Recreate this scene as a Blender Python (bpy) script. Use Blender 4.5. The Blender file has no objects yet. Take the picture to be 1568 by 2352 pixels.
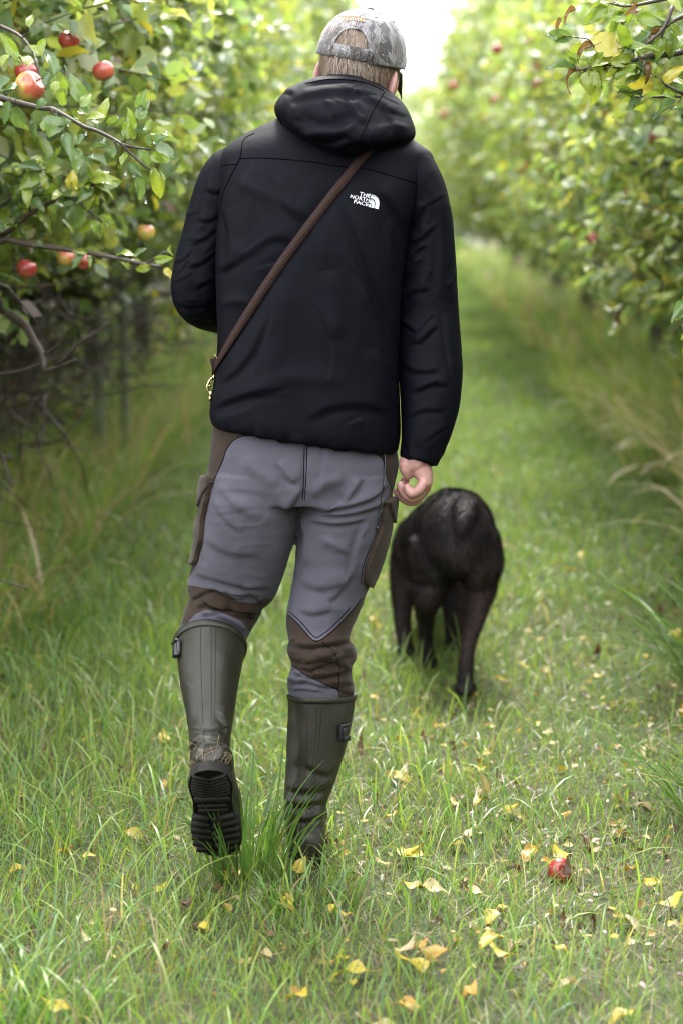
import bpy, bmesh, math, random
import numpy as np
from mathutils import Vector, Matrix, Euler
from mathutils.bvhtree import BVHTree

random.seed(7)
RNG = np.random.default_rng(11)
SC = bpy.context.scene
COL = SC.collection
R = math.radians

# ------------------------------------------------------------------ camera
CAM_H, PITCH, LENS = 1.42, 8.54, 75.0
cam_d = bpy.data.cameras.new('camera')
cam = bpy.data.objects.new('camera', cam_d)
COL.objects.link(cam)
cam.location = (0, 0, CAM_H)
cam.rotation_euler = (R(90 - PITCH), 0, 0)
cam_d.lens = LENS
cam_d.sensor_fit = 'VERTICAL'
cam_d.sensor_height = 36.0
cam_d.clip_start, cam_d.clip_end = 0.1, 3000
cam_d.dof.use_dof = True
cam_d.dof.focus_distance = 4.52
cam_d.dof.aperture_fstop = 2.6
SC.camera = cam

# ------------------------------------------------------------------ sky and sun
SUN_DIR = Vector((-0.03, 1.0, 0.0)).normalized()
SUN_EL = R(54)
sun_vec = Vector((SUN_DIR.x * math.cos(SUN_EL), SUN_DIR.y * math.cos(SUN_EL), math.sin(SUN_EL)))
world = bpy.data.worlds.new('World')
SC.world = world
world.use_nodes = True
nt = world.node_tree
nt.nodes.clear()
sky = nt.nodes.new('ShaderNodeTexSky')
sky.sky_type = 'NISHITA'
sky.sun_disc = False
sky.sun_elevation = SUN_EL
sky.sun_rotation = math.atan2(SUN_DIR.x, SUN_DIR.y)
sky.dust_density = 4.0
sky.air_density = 1.0
# thin bright cloud everywhere: the blue is mixed down to a milky white
hs = nt.nodes.new('ShaderNodeHueSaturation')
hs.inputs['Saturation'].default_value = 0.30
mixw = nt.nodes.new('ShaderNodeMix')
mixw.data_type = 'RGBA'
mixw.inputs['Factor'].default_value = 0.7
mixw.inputs['B'].default_value = (14.0, 14.2, 14.8, 1)
bg = nt.nodes.new('ShaderNodeBackground')
bg.inputs['Strength'].default_value = 0.13
wo = nt.nodes.new('ShaderNodeOutputWorld')
nt.links.new(sky.outputs[0], hs.inputs['Color'])
nt.links.new(hs.outputs[0], mixw.inputs['A'])
nt.links.new(mixw.outputs['Result'], bg.inputs['Color'])
nt.links.new(bg.outputs[0], wo.inputs['Surface'])

sun_d = bpy.data.lights.new('sun', 'SUN')
sun = bpy.data.objects.new('sun', sun_d)
COL.objects.link(sun)
sun_d.energy = 2.3
sun_d.angle = R(16)
sun_d.color = (1.0, 0.965, 0.90)
sun.rotation_euler = sun_vec.to_track_quat('Z', 'Y').to_euler()
sun.location = (-3, 3, 8)

SC.view_settings.view_transform = 'Standard'
SC.view_settings.look = 'None'
SC.view_settings.exposure = 2.06
SC.view_settings.gamma = 1.0
SC.view_settings.use_curve_mapping = False
SC.render.engine = 'CYCLES'
SC.cycles.use_denoising = True
SC.cycles.filter_width = 1.05
SC.cycles.max_bounces = 5
SC.cycles.diffuse_bounces = 2
SC.cycles.glossy_bounces = 2
SC.cycles.transmission_bounces = 4
SC.cycles.transparent_max_bounces = 4
SC.cycles.caustics_reflective = False
SC.cycles.caustics_refractive = False

# ------------------------------------------------------------------ geometry helpers
IW, IH = 1568.0, 2352.0
FPX = LENS / 36.0 * IH
CP, SP = math.cos(R(PITCH)), math.sin(R(PITCH))
CAMP = np.array([0, 0, CAM_H])

def ray(u, v):
    a = (u - IW / 2) / FPX
    b = (IH / 2 - v) / FPX
    return np.array([a, CP + b * SP, -SP + b * CP])

def P(u, v, Y):
    """The point at world distance Y in front of the viewer that is seen at (u, v)."""
    d = ray(u, v)
    return CAMP + d * (Y / d[1])

def G(u, v, z=0.0):
    d = ray(u, v)
    return CAMP + d * ((z - CAM_H) / d[2])

def proj(V):
    V = np.asarray(V, float)
    D = V - CAMP
    z = D[:, 1] * CP - D[:, 2] * SP
    x = D[:, 0]
    y = D[:, 1] * SP + D[:, 2] * CP
    return np.stack([IW / 2 + FPX * x / z, IH / 2 - FPX * y / z], 1)

def nrm(v):
    v = np.asarray(v, float)
    n = np.linalg.norm(v, axis=-1, keepdims=True)
    return v / np.maximum(n, 1e-12)

def fast_mesh(name, V, F, smooth=True, col=None, mats=None):
    """V (N,3); F (M,k) array or list of such arrays."""
    Fs = F if isinstance(F, list) else [F]
    Fs = [np.asarray(f, np.int32) for f in Fs if len(f)]
    V = np.asarray(V, np.float32)
    me = bpy.data.meshes.new(name)
    me.vertices.add(len(V))
    me.vertices.foreach_set('co', V.ravel())
    loops = np.concatenate([f.ravel() for f in Fs])
    sizes = np.concatenate([np.full(len(f), f.shape[1], np.int32) for f in Fs])
    starts = np.concatenate([[0], np.cumsum(sizes)[:-1]]).astype(np.int32)
    me.loops.add(len(loops))
    me.loops.foreach_set('vertex_index', loops)
    me.polygons.add(len(sizes))
    me.polygons.foreach_set('loop_start', starts)
    if smooth:
        me.polygons.foreach_set('use_smooth', np.ones(len(sizes), bool))
    if mats is not None:
        me.polygons.foreach_set('material_index', np.asarray(mats, np.int32))
    if col is not None:
        at = me.color_attributes.new('col', 'FLOAT_COLOR', 'POINT')
        c = np.ones((len(V), 4), np.float32)
        c[:, :3] = col
        at.data.foreach_set('color', c.ravel())
    me.update(calc_edges=True)
    me.validate()
    return me

def link(name, me, mat=None, parent=None, loc=None):
    o = bpy.data.objects.new(name, me)
    COL.objects.link(o)
    if mat is not None and me is not None:
        for m in (mat if isinstance(mat, (list, tuple)) else [mat]):
            if m.name not in [x.name for x in me.materials if x]:
                me.materials.append(m)
    if parent is not None:
        o.parent = parent
        if parent.type == 'EMPTY':
            o.matrix_parent_inverse = Matrix.Translation(-parent.location)
    if loc is not None:
        o.location = loc
    return o

def link_local(name, me, mat, parent):
    """child whose vertices are already relative to the parent's base"""
    o = link(name, me, mat)
    o.parent = parent
    return o

def tag(o, label=None, cat=None, group=None, kind=None):
    if label: o['label'] = label
    if cat: o['category'] = cat
    if group: o['group'] = group
    if kind: o['kind'] = kind
    return o

def empty(name, loc):
    e = bpy.data.objects.new(name, None)
    e.location = loc
    e.empty_display_size = 0.1
    COL.objects.link(e)
    return e

def catmull(A, sub):
    A = np.asarray(A, float)
    n = len(A)
    out = []
    for i in range(n - 1):
        p0, p1, p2, p3 = A[max(i - 1, 0)], A[i], A[i + 1], A[min(i + 2, n - 1)]
        for k in range(sub):
            t = k / sub
            out.append(0.5 * (2 * p1 + (p2 - p0) * t + (2 * p0 - 5 * p1 + 4 * p2 - p3) * t * t + (3 * p1 - p0 - 3 * p2 + p3) * t ** 3))
    out.append(A[-1])
    return np.array(out)

def loft(C, A, B, n=40, ex=2.0, sub=4, closed=True):
    """rings C + A cos + B sin through Catmull-Rom stations; capped"""
    if sub > 1:
        C, A, B = catmull(C, sub), catmull(A, sub), catmull(B, sub)
    C, A, B = map(np.asarray, (C, A, B))
    th = np.linspace(0, 2 * np.pi, n, endpoint=False)
    c, s = np.cos(th), np.sin(th)
    c = np.sign(c) * np.abs(c) ** (2 / ex)
    s = np.sign(s) * np.abs(s) ** (2 / ex)
    V = (C[:, None] + A[:, None] * c[None, :, None] + B[:, None] * s[None, :, None]).reshape(-1, 3)
    m = len(C)
    i, j = np.meshgrid(np.arange(m - 1), np.arange(n), indexing='ij')
    q = np.stack([i * n + j, i * n + (j + 1) % n, (i + 1) * n + (j + 1) % n, (i + 1) * n + j], -1).reshape(-1, 4)
    if not closed:
        return V, [q]
    V = np.vstack([V, C[0], C[-1]])
    a, b = m * n, m * n + 1
    jj = np.arange(n)
    t1 = np.stack([np.full(n, a), (jj + 1) % n, jj], 1)
    t2 = np.stack([np.full(n, b), (m - 1) * n + jj, (m - 1) * n + (jj + 1) % n], 1)
    return V, [q, np.vstack([t1, t2])]

def loft_px(rings, n=44, ex=2.2, sub=4, closed=True, level=False):
    """rings: (L px, R px, Y, half depth [, ydiff]); edges seen at L and R"""
    C, A, Bs = [], [], []
    for r in rings:
        L, Rr, Y, b = r[:4]
        dy = r[4] if len(r) > 4 else 0.0
        pl, pr = P(L[0], L[1], Y - dy), P(Rr[0], Rr[1], Y + dy)
        C.append((pl + pr) / 2)
        A.append((pr - pl) / 2)
        Bs.append(b)
    C, A = np.array(C), np.array(A)
    T = np.gradient(C, axis=0)
    if level: T = np.tile(np.array([0, 0, -1.0]), (len(C), 1))
    B = nrm(np.cross(A, T)) * np.array(Bs)[:, None]
    return loft(C, A, B, n, ex, sub, closed)

def tube(pts, rad, n=8, sub=3, flat=1.0, up=None):
    pts = np.asarray(pts, float)
    rad = np.broadcast_to(np.asarray(rad, float), (len(pts),))
    if sub > 1:
        pr = catmull(np.column_stack([pts, rad]), sub)
        pts, rad = pr[:, :3], pr[:, 3]
    T = nrm(np.gradient(pts, axis=0))
    ref = np.array([0.13, 0.21, 0.97]) if up is None else np.asarray(up, float)
    if up is None and abs(np.dot(T.mean(0), ref)) > 0.9:
        ref = np.array([0.97, 0.13, 0.21])
    A = nrm(np.cross(T, ref))
    B = np.cross(A, T)
    return loft(pts, A * rad[:, None], B * rad[:, None] * flat, n, 2.0, 1)

def ellipsoid(c, r, rot=None, n=24, m=14):
    th = np.linspace(0, np.pi, m + 1)[1:-1]
    ph = np.linspace(0, 2 * np.pi, n, endpoint=False)
    V = [[0, 0, 1.0]] + [[math.sin(t) * math.cos(p), math.sin(t) * math.sin(p), math.cos(t)] for t in th for p in ph] + [[0, 0, -1.0]]
    V = np.array(V) * np.asarray(r)
    if rot is not None:
        V = V @ np.array(rot).T
    V = V + np.asarray(c)
    k = len(th)
    q, t = [], []
    for j in range(n):
        t.append([0, 1 + j, 1 + (j + 1) % n])
        t.append([len(V) - 1, 1 + (k - 1) * n + (j + 1) % n, 1 + (k - 1) * n + j])
        for i in range(k - 1):
            q.append([1 + i * n + j, 1 + (i + 1) * n + j, 1 + (i + 1) * n + (j + 1) % n, 1 + i * n + (j + 1) % n])
    return V, [np.array(q), np.array(t)]

def join(parts):
    Vs, Q, T, o = [], [], [], 0
    for V, Fs in parts:
        for f in (Fs if isinstance(Fs, list) else [Fs]):
            f = np.asarray(f)
            if f.size == 0: continue
            (Q if f.shape[1] == 4 else T).append(f + o)
        Vs.append(V)
        o += len(V)
    F = []
    if Q: F.append(np.vstack(Q))
    if T: F.append(np.vstack(T))
    return np.vstack(Vs), F

def box(c, ax, ay, az):
    c, ax, ay, az = map(lambda q: np.asarray(q, float), (c, ax, ay, az))
    V = np.array([c + i * ax + j * ay + k * az for k in (-1, 1) for j in (-1, 1) for i in (-1, 1)])
    F = np.array([[0, 2, 3, 1], [4, 5, 7, 6], [0, 1, 5, 4], [2, 6, 7, 3], [0, 4, 6, 2], [1, 3, 7, 5]])
    return V, [F]

def read_mesh(me):
    V = np.empty(len(me.vertices) * 3, np.float32)
    me.vertices.foreach_get('co', V)
    V = V.reshape(-1, 3).astype(float)
    tot = np.empty(len(me.polygons), np.int32)
    me.polygons.foreach_get('loop_total', tot)
    li = np.empty(len(me.loops), np.int32)
    me.loops.foreach_get('vertex_index', li)
    F = []
    st = np.concatenate([[0], np.cumsum(tot)[:-1]])
    for k in (4, 3):
        s = st[tot == k]
        if len(s):
            F.append(li[s[:, None] + np.arange(k)])
    return V, F

def neighbours_smooth(V, F, it=4, lam=0.5):
    E = np.vstack([np.vstack([f[:, [i, (i + 1) % f.shape[1]]] for i in range(f.shape[1])]) for f in F])
    E = np.vstack([E, E[:, ::-1]])
    deg = np.bincount(E[:, 0], minlength=len(V)).astype(float)
    deg[deg == 0] = 1
    for k in range(it):
        l = lam if k % 2 == 0 else -lam * 0.96
        S = np.stack([np.bincount(E[:, 0], weights=V[E[:, 1], a], minlength=len(V)) for a in range(3)], 1) / deg[:, None]
        V = V + l * (S - V)
    return V

def fuse(parts, voxel, it=6, lam=0.5):
    """voxel union of closed shapes into one continuous skin"""
    V, F = join(parts)
    me = fast_mesh('tmp', V, F)
    o = bpy.data.objects.new('tmp', me)
    COL.objects.link(o)
    md = o.modifiers.new('r', 'REMESH')
    md.mode = 'VOXEL'
    md.voxel_size = voxel
    dg = bpy.context.evaluated_depsgraph_get()
    ev = o.evaluated_get(dg)
    m2 = ev.to_mesh()
    V, F = read_mesh(m2)
    ev.to_mesh_clear()
    bpy.data.objects.remove(o)
    bpy.data.meshes.remove(me)
    return neighbours_smooth(V, F, it, lam), F

def normals(V, F):
    N = np.zeros_like(V)
    for f in F:
        p = V[f]
        fn = np.cross(p[:, 2] - p[:, 0], (p[:, 3] if f.shape[1] == 4 else p[:, 2]) - p[:, 1]) if f.shape[1] == 4 else np.cross(p[:, 1] - p[:, 0], p[:, 2] - p[:, 0])
        for a in range(3):
            for k in range(f.shape[1]):
                N[:, a] += np.bincount(f[:, k], weights=fn[:, a], minlength=len(V))
    return nrm(N)

def vnoise(p, seed=0):
    p = np.asarray(p, float) + seed * 17.31
    i = np.floor(p).astype(np.int64)
    f = p - i
    f = f * f * (3 - 2 * f)
    def h(a):
        x = (a[:, 0] * 374761393 + a[:, 1] * 668265263 + a[:, 2] * 2147483647 + seed * 1013) & 0xffffffff
        x = ((x ^ (x >> 13)) * 1274126177) & 0xffffffff
        x = x ^ (x >> 16)
        return (x & 0xffff) / 32767.5 - 1
    r = 0
    for dx in (0, 1):
        for dy in (0, 1):
            for dz in (0, 1):
                w = (f[:, 0] if dx else 1 - f[:, 0]) * (f[:, 1] if dy else 1 - f[:, 1]) * (f[:, 2] if dz else 1 - f[:, 2])
                r = r + w * h(i + np.array([dx, dy, dz]))
    return r

def seg_dist(Q, pts):
    """distance, signed side and position along a polyline, in picture units"""
    pts = np.asarray(pts, float)
    best = np.full(len(Q), 1e9)
    side = np.zeros(len(Q))
    tpos = np.zeros(len(Q))
    L = np.concatenate([[0], np.cumsum(np.linalg.norm(np.diff(pts, axis=0), axis=1))])
    for k in range(len(pts) - 1):
        a, b = pts[k], pts[k + 1]
        d = b - a
        t = np.clip(((Q - a) @ d) / max(d @ d, 1e-9), 0, 1)
        c = a + t[:, None] * d
        e = Q - c
        dist = np.linalg.norm(e, axis=1)
        m = dist < best
        best = np.where(m, dist, best)
        side = np.where(m, np.sign(d[0] * e[:, 1] - d[1] * e[:, 0]), side)
        tpos = np.where(m, (L[k] + t * (L[k + 1] - L[k])) / L[-1], tpos)
    return best, side, tpos

def folds(V, F, strokes):
    """cloth folds: raise (amp > 0) or sink a rounded crease along a line on the side that faces the viewer.
    stroke = (points, width, amp, shape) with shape 'r' plain, 's' ridge with a trough beside it"""
    N = normals(V, F)
    Q = proj(V)
    face = np.clip(-(N @ nrm(np.array([0, CP, -SP]))) * 2.2, 0, 1)
    D = np.zeros(len(V))
    for st in strokes:
        pts, w, amp = st[:3]
        kind = st[3] if len(st) > 3 else 'r'
        d, s, t = seg_dist(Q, catmull(pts, 4) if len(pts) > 2 else pts)
        tap = np.clip(np.minimum(t, 1 - t) * 5, 0, 1) ** 0.7
        if kind == 'r':
            D += amp * tap * np.exp(-(d / w) ** 2)
        else:
            x = d * s
            g = np.where(x < 0, np.exp(-np.abs(x / (2.6 * w)) ** 1.5), np.exp(-(x / (0.75 * w)) ** 2))
            D += amp * tap * (g - 0.55 * np.exp(-((x - 1.3 * w) / (w * 0.9)) ** 2))
    return V + N * (D * face)[:, None]

def crumple(V, F, scale, amp, seed, stretch=(1, 1, 1)):
    """crisp random creases of a stiff cloth"""
    N = normals(V, F)
    q = V * np.asarray(stretch) * scale
    n1 = np.abs(vnoise(q + 0.35 * np.stack([vnoise(q, seed + 3)] * 3, 1), seed))
    n2 = np.abs(vnoise(q * 2.3, seed + 1))
    mask = np.clip(0.5 + 0.9 * vnoise(q * 0.4, seed + 2), 0, 1)
    D = amp * mask * ((1 - np.clip(n1 * 2.2, 0, 1)) ** 1.6 + 0.4 * (1 - np.clip(n2 * 2.2, 0, 1)) ** 1.6)
    return V + N * D[:, None]

def rand_strokes(n, box_, ang, spread, ln, w, amp, seed):
    """short sharp creases scattered over a patch of cloth"""
    rg = random.Random(seed)
    out = []
    for _ in range(n):
        cx, cy = rg.uniform(box_[0], box_[2]), rg.uniform(box_[1], box_[3])
        a = math.radians(ang(cx, cy) if callable(ang) else ang) + rg.gauss(0, spread)
        L = rg.uniform(*ln) / 2
        bend = rg.uniform(-0.25, 0.25) * L
        d = np.array([math.cos(a), math.sin(a)]); e = np.array([-d[1], d[0]]) * rg.choice((-1, 1))
        c = np.array([cx, cy])
        out.append(([tuple(c - d * L), tuple(c + e * bend), tuple(c + d * L)], rg.uniform(*w), rg.uniform(*amp), 's'))
    return out

def poly_sdf(Q, poly):
    """signed distance to a polygon, positive inside"""
    poly = np.asarray(poly, float)
    d, _, _ = seg_dist(Q, np.vstack([poly, poly[:1]]))
    ins = np.zeros(len(Q), bool)
    j = len(poly) - 1
    for i in range(len(poly)):
        xi, yi = poly[i]
        xj, yj = poly[j]
        c = ((yi > Q[:, 1]) != (yj > Q[:, 1])) & (Q[:, 0] < (xj - xi) * (Q[:, 1] - yi) / (yj - yi + 1e-12) + xi)
        ins ^= c
        j = i
    return np.where(ins, d, -d)

def bvh_of(V, F):
    polys = [list(map(int, r)) for f in F for r in f]
    return BVHTree.FromPolygons([Vector(v) for v in V], polys)

def hit(bvh, u, v, off=0.0):
    d = Vector(ray(u, v)).normalized()
    loc, n, i, dist = bvh.ray_cast(Vector(CAMP), d)
    if loc is None:
        return None, None
    if n.dot(d) > 0: n = -n
    return np.array(loc + n * off), np.array(n)

def surf_line(bvh, pts, r=0.0009, off=0.0003, step=6):
    """a thin welt lying on a surface"""
    pts = np.asarray(pts, float)
    pts = catmull(pts, max(2, int(40 / step)))
    out = []
    for u, v in pts:
        p, n = hit(bvh, u, v, off)
        if p is not None and (not out or np.linalg.norm(p - out[-1]) < 0.12):
            out.append(p)
    if len(out) < 2: return None
    return tube(out, r, 5, 1)

def patch(V, F, poly, off, shrink=0, facing=True, it=10):
    """a cloth patch cut from a surface: lifted off it, rim turned down"""
    N = normals(V, F)
    Q = proj(V)
    sd = poly_sdf(Q, poly)
    ok = sd > shrink
    if facing:
        ok &= (N @ nrm(np.array([0, CP, -SP]))) < 0.35
    f = F[0]
    f = f[ok[f].all(1)]
    used = np.unique(f)
    mp = np.full(len(V), -1)
    mp[used] = np.arange(len(used))
    f = mp[f]
    W = V[used].copy()
    Wn = N[used]
    # boundary
    E = np.vstack([f[:, [0, 1]], f[:, [1, 2]], f[:, [2, 3]], f[:, [3, 0]]])
    key = np.sort(E, 1)
    u, idx, cnt = np.unique(key, axis=0, return_index=True, return_counts=True)
    be = E[idx[cnt == 1]]
    bset = np.unique(be)
    nb = {int(b): [] for b in bset}
    for a, b in be:
        nb[int(a)].append(int(b)); nb[int(b)].append(int(a))
    for _ in range(it):
        W2 = W.copy()
        for b in bset:
            if len(nb[int(b)]):
                W2[b] = 0.5 * W[b] + 0.5 * W[nb[int(b)]].mean(0)
        W = W2
    W = neighbours_smooth(W, [f], 2, 0.3) if False else W
    top = W + Wn * off
    rim = W[bset] - Wn[bset] * 0.002
    rmap = {int(b): len(W) + i for i, b in enumerate(bset)}
    sf = np.array([[a, rmap[int(a)], rmap[int(b)], b] for a, b in be])
    return np.vstack([top, rim]), [np.vstack([f, sf])]

# ------------------------------------------------------------------ material helpers
def new_mat(name):
    m = bpy.data.materials.new(name)
    m.use_nodes = True
    n = m.node_tree.nodes
    return m, m.node_tree, n['Principled BSDF'], n['Material Output']

def noise_node(nt, scale, detail=4, rough=0.6, coord='Object', dist=0.0, vec_scale=None):
    tc = nt.nodes.new('ShaderNodeTexCoord')
    no = nt.nodes.new('ShaderNodeTexNoise')
    no.inputs['Scale'].default_value = scale
    no.inputs['Detail'].default_value = detail
    no.inputs['Roughness'].default_value = rough
    no.inputs['Distortion'].default_value = dist
    if vec_scale:
        mp = nt.nodes.new('ShaderNodeMapping')
        mp.inputs['Scale'].default_value = vec_scale
        nt.links.new(tc.outputs[coord], mp.inputs['Vector'])
        nt.links.new(mp.outputs[0], no.inputs['Vector'])
    else:
        nt.links.new(tc.outputs[coord], no.inputs['Vector'])
    return no

def ramp(nt, src, stops, interp='LINEAR'):
    r = nt.nodes.new('ShaderNodeValToRGB')
    r.color_ramp.interpolation = interp
    el = r.color_ramp.elements
    while len(el) < len(stops): el.new(0.5)
    for e, (p, c) in zip(el, stops):
        e.position = p
        e.color = (*c, 1) if len(c) == 3 else c
    nt.links.new(src, r.inputs[0])
    return r

def add_bump(nt, bsdf, height, strength=0.3, dist=0.002, prev=None):
    b = nt.nodes.new('ShaderNodeBump')
    b.inputs['Strength'].default_value = strength
    b.inputs['Distance'].default_value = dist
    nt.links.new(height, b.inputs['Height'])
    if prev is not None:
        nt.links.new(prev, b.inputs['Normal'])
    nt.links.new(b.outputs[0], bsdf.inputs['Normal'])
    return b.outputs[0]

def mixc(nt, fac, a, b, mode='MIX'):
    m = nt.nodes.new('ShaderNodeMix')
    m.data_type = 'RGBA'
    m.blend_type = mode
    for key, val in (('Factor', fac), ('A', a), ('B', b)):
        if isinstance(val, (int, float)): m.inputs[key].default_value = val
        elif isinstance(val, tuple): m.inputs[key].default_value = (*val, 1)
        else: nt.links.new(val, m.inputs[key])
    return m.outputs['Result']

def cloth_mat(name, c1, c2, rough=0.7, sheen=0.15, weave=900, bump=0.25, wr=60, spec=0.3):
    m, nt, b, o = new_mat(name)
    n1 = noise_node(nt, 9, 5, 0.6)
    r = ramp(nt, n1.outputs[0], [(0.3, c1), (0.7, c2)])
    n3 = noise_node(nt, weave, 2, 0.5)
    r3 = ramp(nt, n3.outputs[0], [(0.25, (0.72,) * 3), (0.75, (1.2,) * 3)])
    nt.links.new(mixc(nt, 1.0, r.outputs[0], r3.outputs[0], 'MULTIPLY'), b.inputs['Base Color'])
    b.inputs['Roughness'].default_value = rough
    b.inputs['Specular IOR Level'].default_value = spec
    b.inputs['Sheen Weight'].default_value = sheen
    b.inputs['Sheen Roughness'].default_value = 0.5
    n2 = noise_node(nt, wr, 3, 0.5)
    p = add_bump(nt, b, n3.outputs[0], bump, 0.0006)
    add_bump(nt, b, n2.outputs[0], 0.12, 0.004, p)
    return m

def flat_mat(name, c, rough=0.5, metal=0.0, spec=0.5, var=0.25, scale=40, bump=0.0):
    m, nt, b, o = new_mat(name)
    n1 = noise_node(nt, scale, 4, 0.6)
    lo = tuple(x * (1 - var) for x in c)
    hi = tuple(min(1, x * (1 + var)) for x in c)
    r = ramp(nt, n1.outputs[0], [(0.3, lo), (0.7, hi)])
    nt.links.new(r.outputs[0], b.inputs['Base Color'])
    b.inputs['Roughness'].default_value = rough
    b.inputs['Metallic'].default_value = metal
    b.inputs['Specular IOR Level'].default_value = spec
    if bump: add_bump(nt, b, n1.outputs[0], bump, 0.004)
    return m

def leaf_mat(name, trans=0.4, rough=0.32, spec=0.5, spots=None, tint=1.35):
    """thin leaf: attribute colour, lets light through, wet sheen"""
    m, nt, b, o = new_mat(name)
    at = nt.nodes.new('ShaderNodeAttribute')
    at.attribute_name = 'col'
    c = at.outputs['Color']
    if spots:
        n = noise_node(nt, spots[0], 4, 0.65)
        r = ramp(nt, n.outputs[0], [(spots[1], (0, 0, 0)), (spots[2], (1, 1, 1))])
        c = mixc(nt, r.outputs[0], c, spots[3])
    nt.links.new(c, b.inputs['Base Color'])
    b.inputs['Roughness'].default_value = rough
    b.inputs['Specular IOR Level'].default_value = spec
    tr = nt.nodes.new('ShaderNodeBsdfTranslucent')
    tc = mixc(nt, 1.0, c, (tint, tint * 0.98, tint * 0.55), 'MULTIPLY')
    nt.links.new(tc, tr.inputs['Color'])
    ms = nt.nodes.new('ShaderNodeMixShader')
    ms.inputs[0].default_value = trans
    nt.links.new(b.outputs[0], ms.inputs[1])
    nt.links.new(tr.outputs[0], ms.inputs[2])
    nt.links.new(ms.outputs[0], o.inputs['Surface'])
    return m

M = {}
# ------------------------------------------------------------------ ground
VP_SLOPE = 0.026                      # the rows run slightly to the right
def row_l(y): return -1.98 + VP_SLOPE * y
def row_r(y): return 1.98 + VP_SLOPE * y

def ground_z(x, y):
    p = np.stack([np.asarray(x, float), np.asarray(y, float), np.zeros(len(x))], 1)
    near = np.clip((np.asarray(y) - 1) / 3, 0, 1)
    return near * (0.018 * vnoise(p * 0.9, 3) + 0.008 * vnoise(p * 3.1, 4)) - 0.01

m, nt, b, o = new_mat('soil_and_thatch')
n1 = noise_node(nt, 1.3, 6, 0.65)
n2 = noise_node(nt, 60, 4, 0.7)
r1 = ramp(nt, n1.outputs[0], [(0.35, (0.036, 0.046, 0.013)), (0.65, (0.060, 0.056, 0.025))])
r2 = ramp(nt, n2.outputs[0], [(0.3, (0.45,) * 3), (0.7, (1.25,) * 3)])
nt.links.new(mixc(nt, 1.0, r1.outputs[0], r2.outputs[0], 'MULTIPLY'), b.inputs['Base Color'])
b.inputs['Roughness'].default_value = 0.95
add_bump(nt, b, n2.outputs[0], 0.6, 0.02)
M['soil'] = m

gx = np.concatenate([[-900, -300, -100, -40, -15], np.linspace(-6, 6, 60), [15, 40, 100, 300, 900]])
gy = np.concatenate([[-300, -60, -10], np.linspace(0, 30, 120), np.linspace(32, 90, 20), [130, 300, 900, 2500]])
X, Yg = np.meshgrid(gx, gy)
Z = ground_z(X.ravel(), Yg.ravel())
Z = np.where((np.abs(X.ravel()) > 8) | (Yg.ravel() > 95), -0.01, Z)
nx = len(gx)
i, j = np.meshgrid(np.arange(len(gy) - 1), np.arange(nx - 1), indexing='ij')
q = np.stack([i * nx + j, i * nx + j + 1, (i + 1) * nx + j + 1, (i + 1) * nx + j], -1).reshape(-1, 4)
tag(link('ground', fast_mesh('ground', np.stack([X.ravel(), Yg.ravel(), Z], 1), q), M['soil']), kind='structure')

# ------------------------------------------------------------------ grass
def blades(x, y, length, width, lean, curl, col, seg=3, z0=None, az=None):
    """ribbon blades; vectorised. lean = tilt from upright, curl = extra bend to the tip (radians)"""
    n = len(x)
    if az is None: az = RNG.uniform(0, 2 * np.pi, n)
    z = ground_z(x, y) - 0.004 if z0 is None else z0
    pos = np.stack([x, y, z], 1)
    d = np.stack([np.cos(az), np.sin(az), np.zeros(n)], 1)
    tw = az + np.pi / 2 + RNG.uniform(-0.7, 0.7, n)
    s = np.stack([np.cos(tw), np.sin(tw), np.zeros(n)], 1)
    lv = [pos]
    for k in range(seg):
        a = lean + curl * ((k + 0.5) / seg) ** 1.3
        st = (length / seg)[:, None] * (np.sin(a)[:, None] * d + np.cos(a)[:, None] * np.array([0, 0, 1.0]))
        lv.append(lv[-1] + st)
    V, C = [], []
    for k in range(seg):
        w = width * (1.0 if k < seg - 1 else 0.72) * (0.75 if k == 0 else 1)
        V += [lv[k] - s * w[:, None] / 2, lv[k] + s * w[:, None] / 2]
    V.append(lv[seg])
    V = np.stack(V, 1)
    nv = 2 * seg + 1
    base = (np.arange(n) * nv)[:, None]
    Q = [base + np.array([[2 * k, 2 * k + 1, 2 * k + 3, 2 * k + 2]]) for k in range(seg - 1)]
    T = base + np.array([[2 * seg - 2, 2 * seg - 1, 2 * seg]])
    c = np.repeat(col[:, None, :], nv, 1)
    return V.reshape(-1, 3), ([np.vstack(Q)] if Q else []) + [T], c.reshape(-1, 3)

GRASS = np.array([(0.122, 0.212, 0.034), (0.156, 0.235, 0.042), (0.090, 0.175, 0.036), (0.070, 0.142, 0.046), (0.186, 0.232, 0.050)])
STRAW = np.array([(0.26, 0.20, 0.10), (0.19, 0.14, 0.075), (0.32, 0.27, 0.16)])
def grass_cols(n, straw=0.1, dark=None):
    c = GRASS[RNG.integers(0, len(GRASS), n)] * RNG.uniform(0.75, 1.3, (n, 1))
    k = RNG.random(n) < straw
    c[k] = STRAW[RNG.integers(0, 3, k.sum())] * RNG.uniform(0.7, 1.15, (k.sum(), 1))
    return c

M['grass'] = leaf_mat('grass_blade', 0.42, 0.40, 0.45, tint=1.5)

def field(n, y0, y1, xfun, seed=0):
    y = np.sqrt(RNG.uniform(y0 * y0, y1 * y1, n)) if xfun is None else RNG.uniform(y0, y1, n)
    if xfun is None:
        x = RNG.uniform(-1, 1, n) * (0.16 * y + 0.55)
    else:
        a, b_ = xfun(y)
        x = a + (b_ - a) * RNG.random(n)
    return x, y

def join_c(parts):
    V, F = join([(p[0], p[1]) for p in parts])
    return V, F, np.vstack([p[2] for p in parts])

def tuft_noise(x, y, s, seed):
    return vnoise(np.stack([x * s, y * s, np.zeros(len(x))], 1), seed)

parts = []
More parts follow.
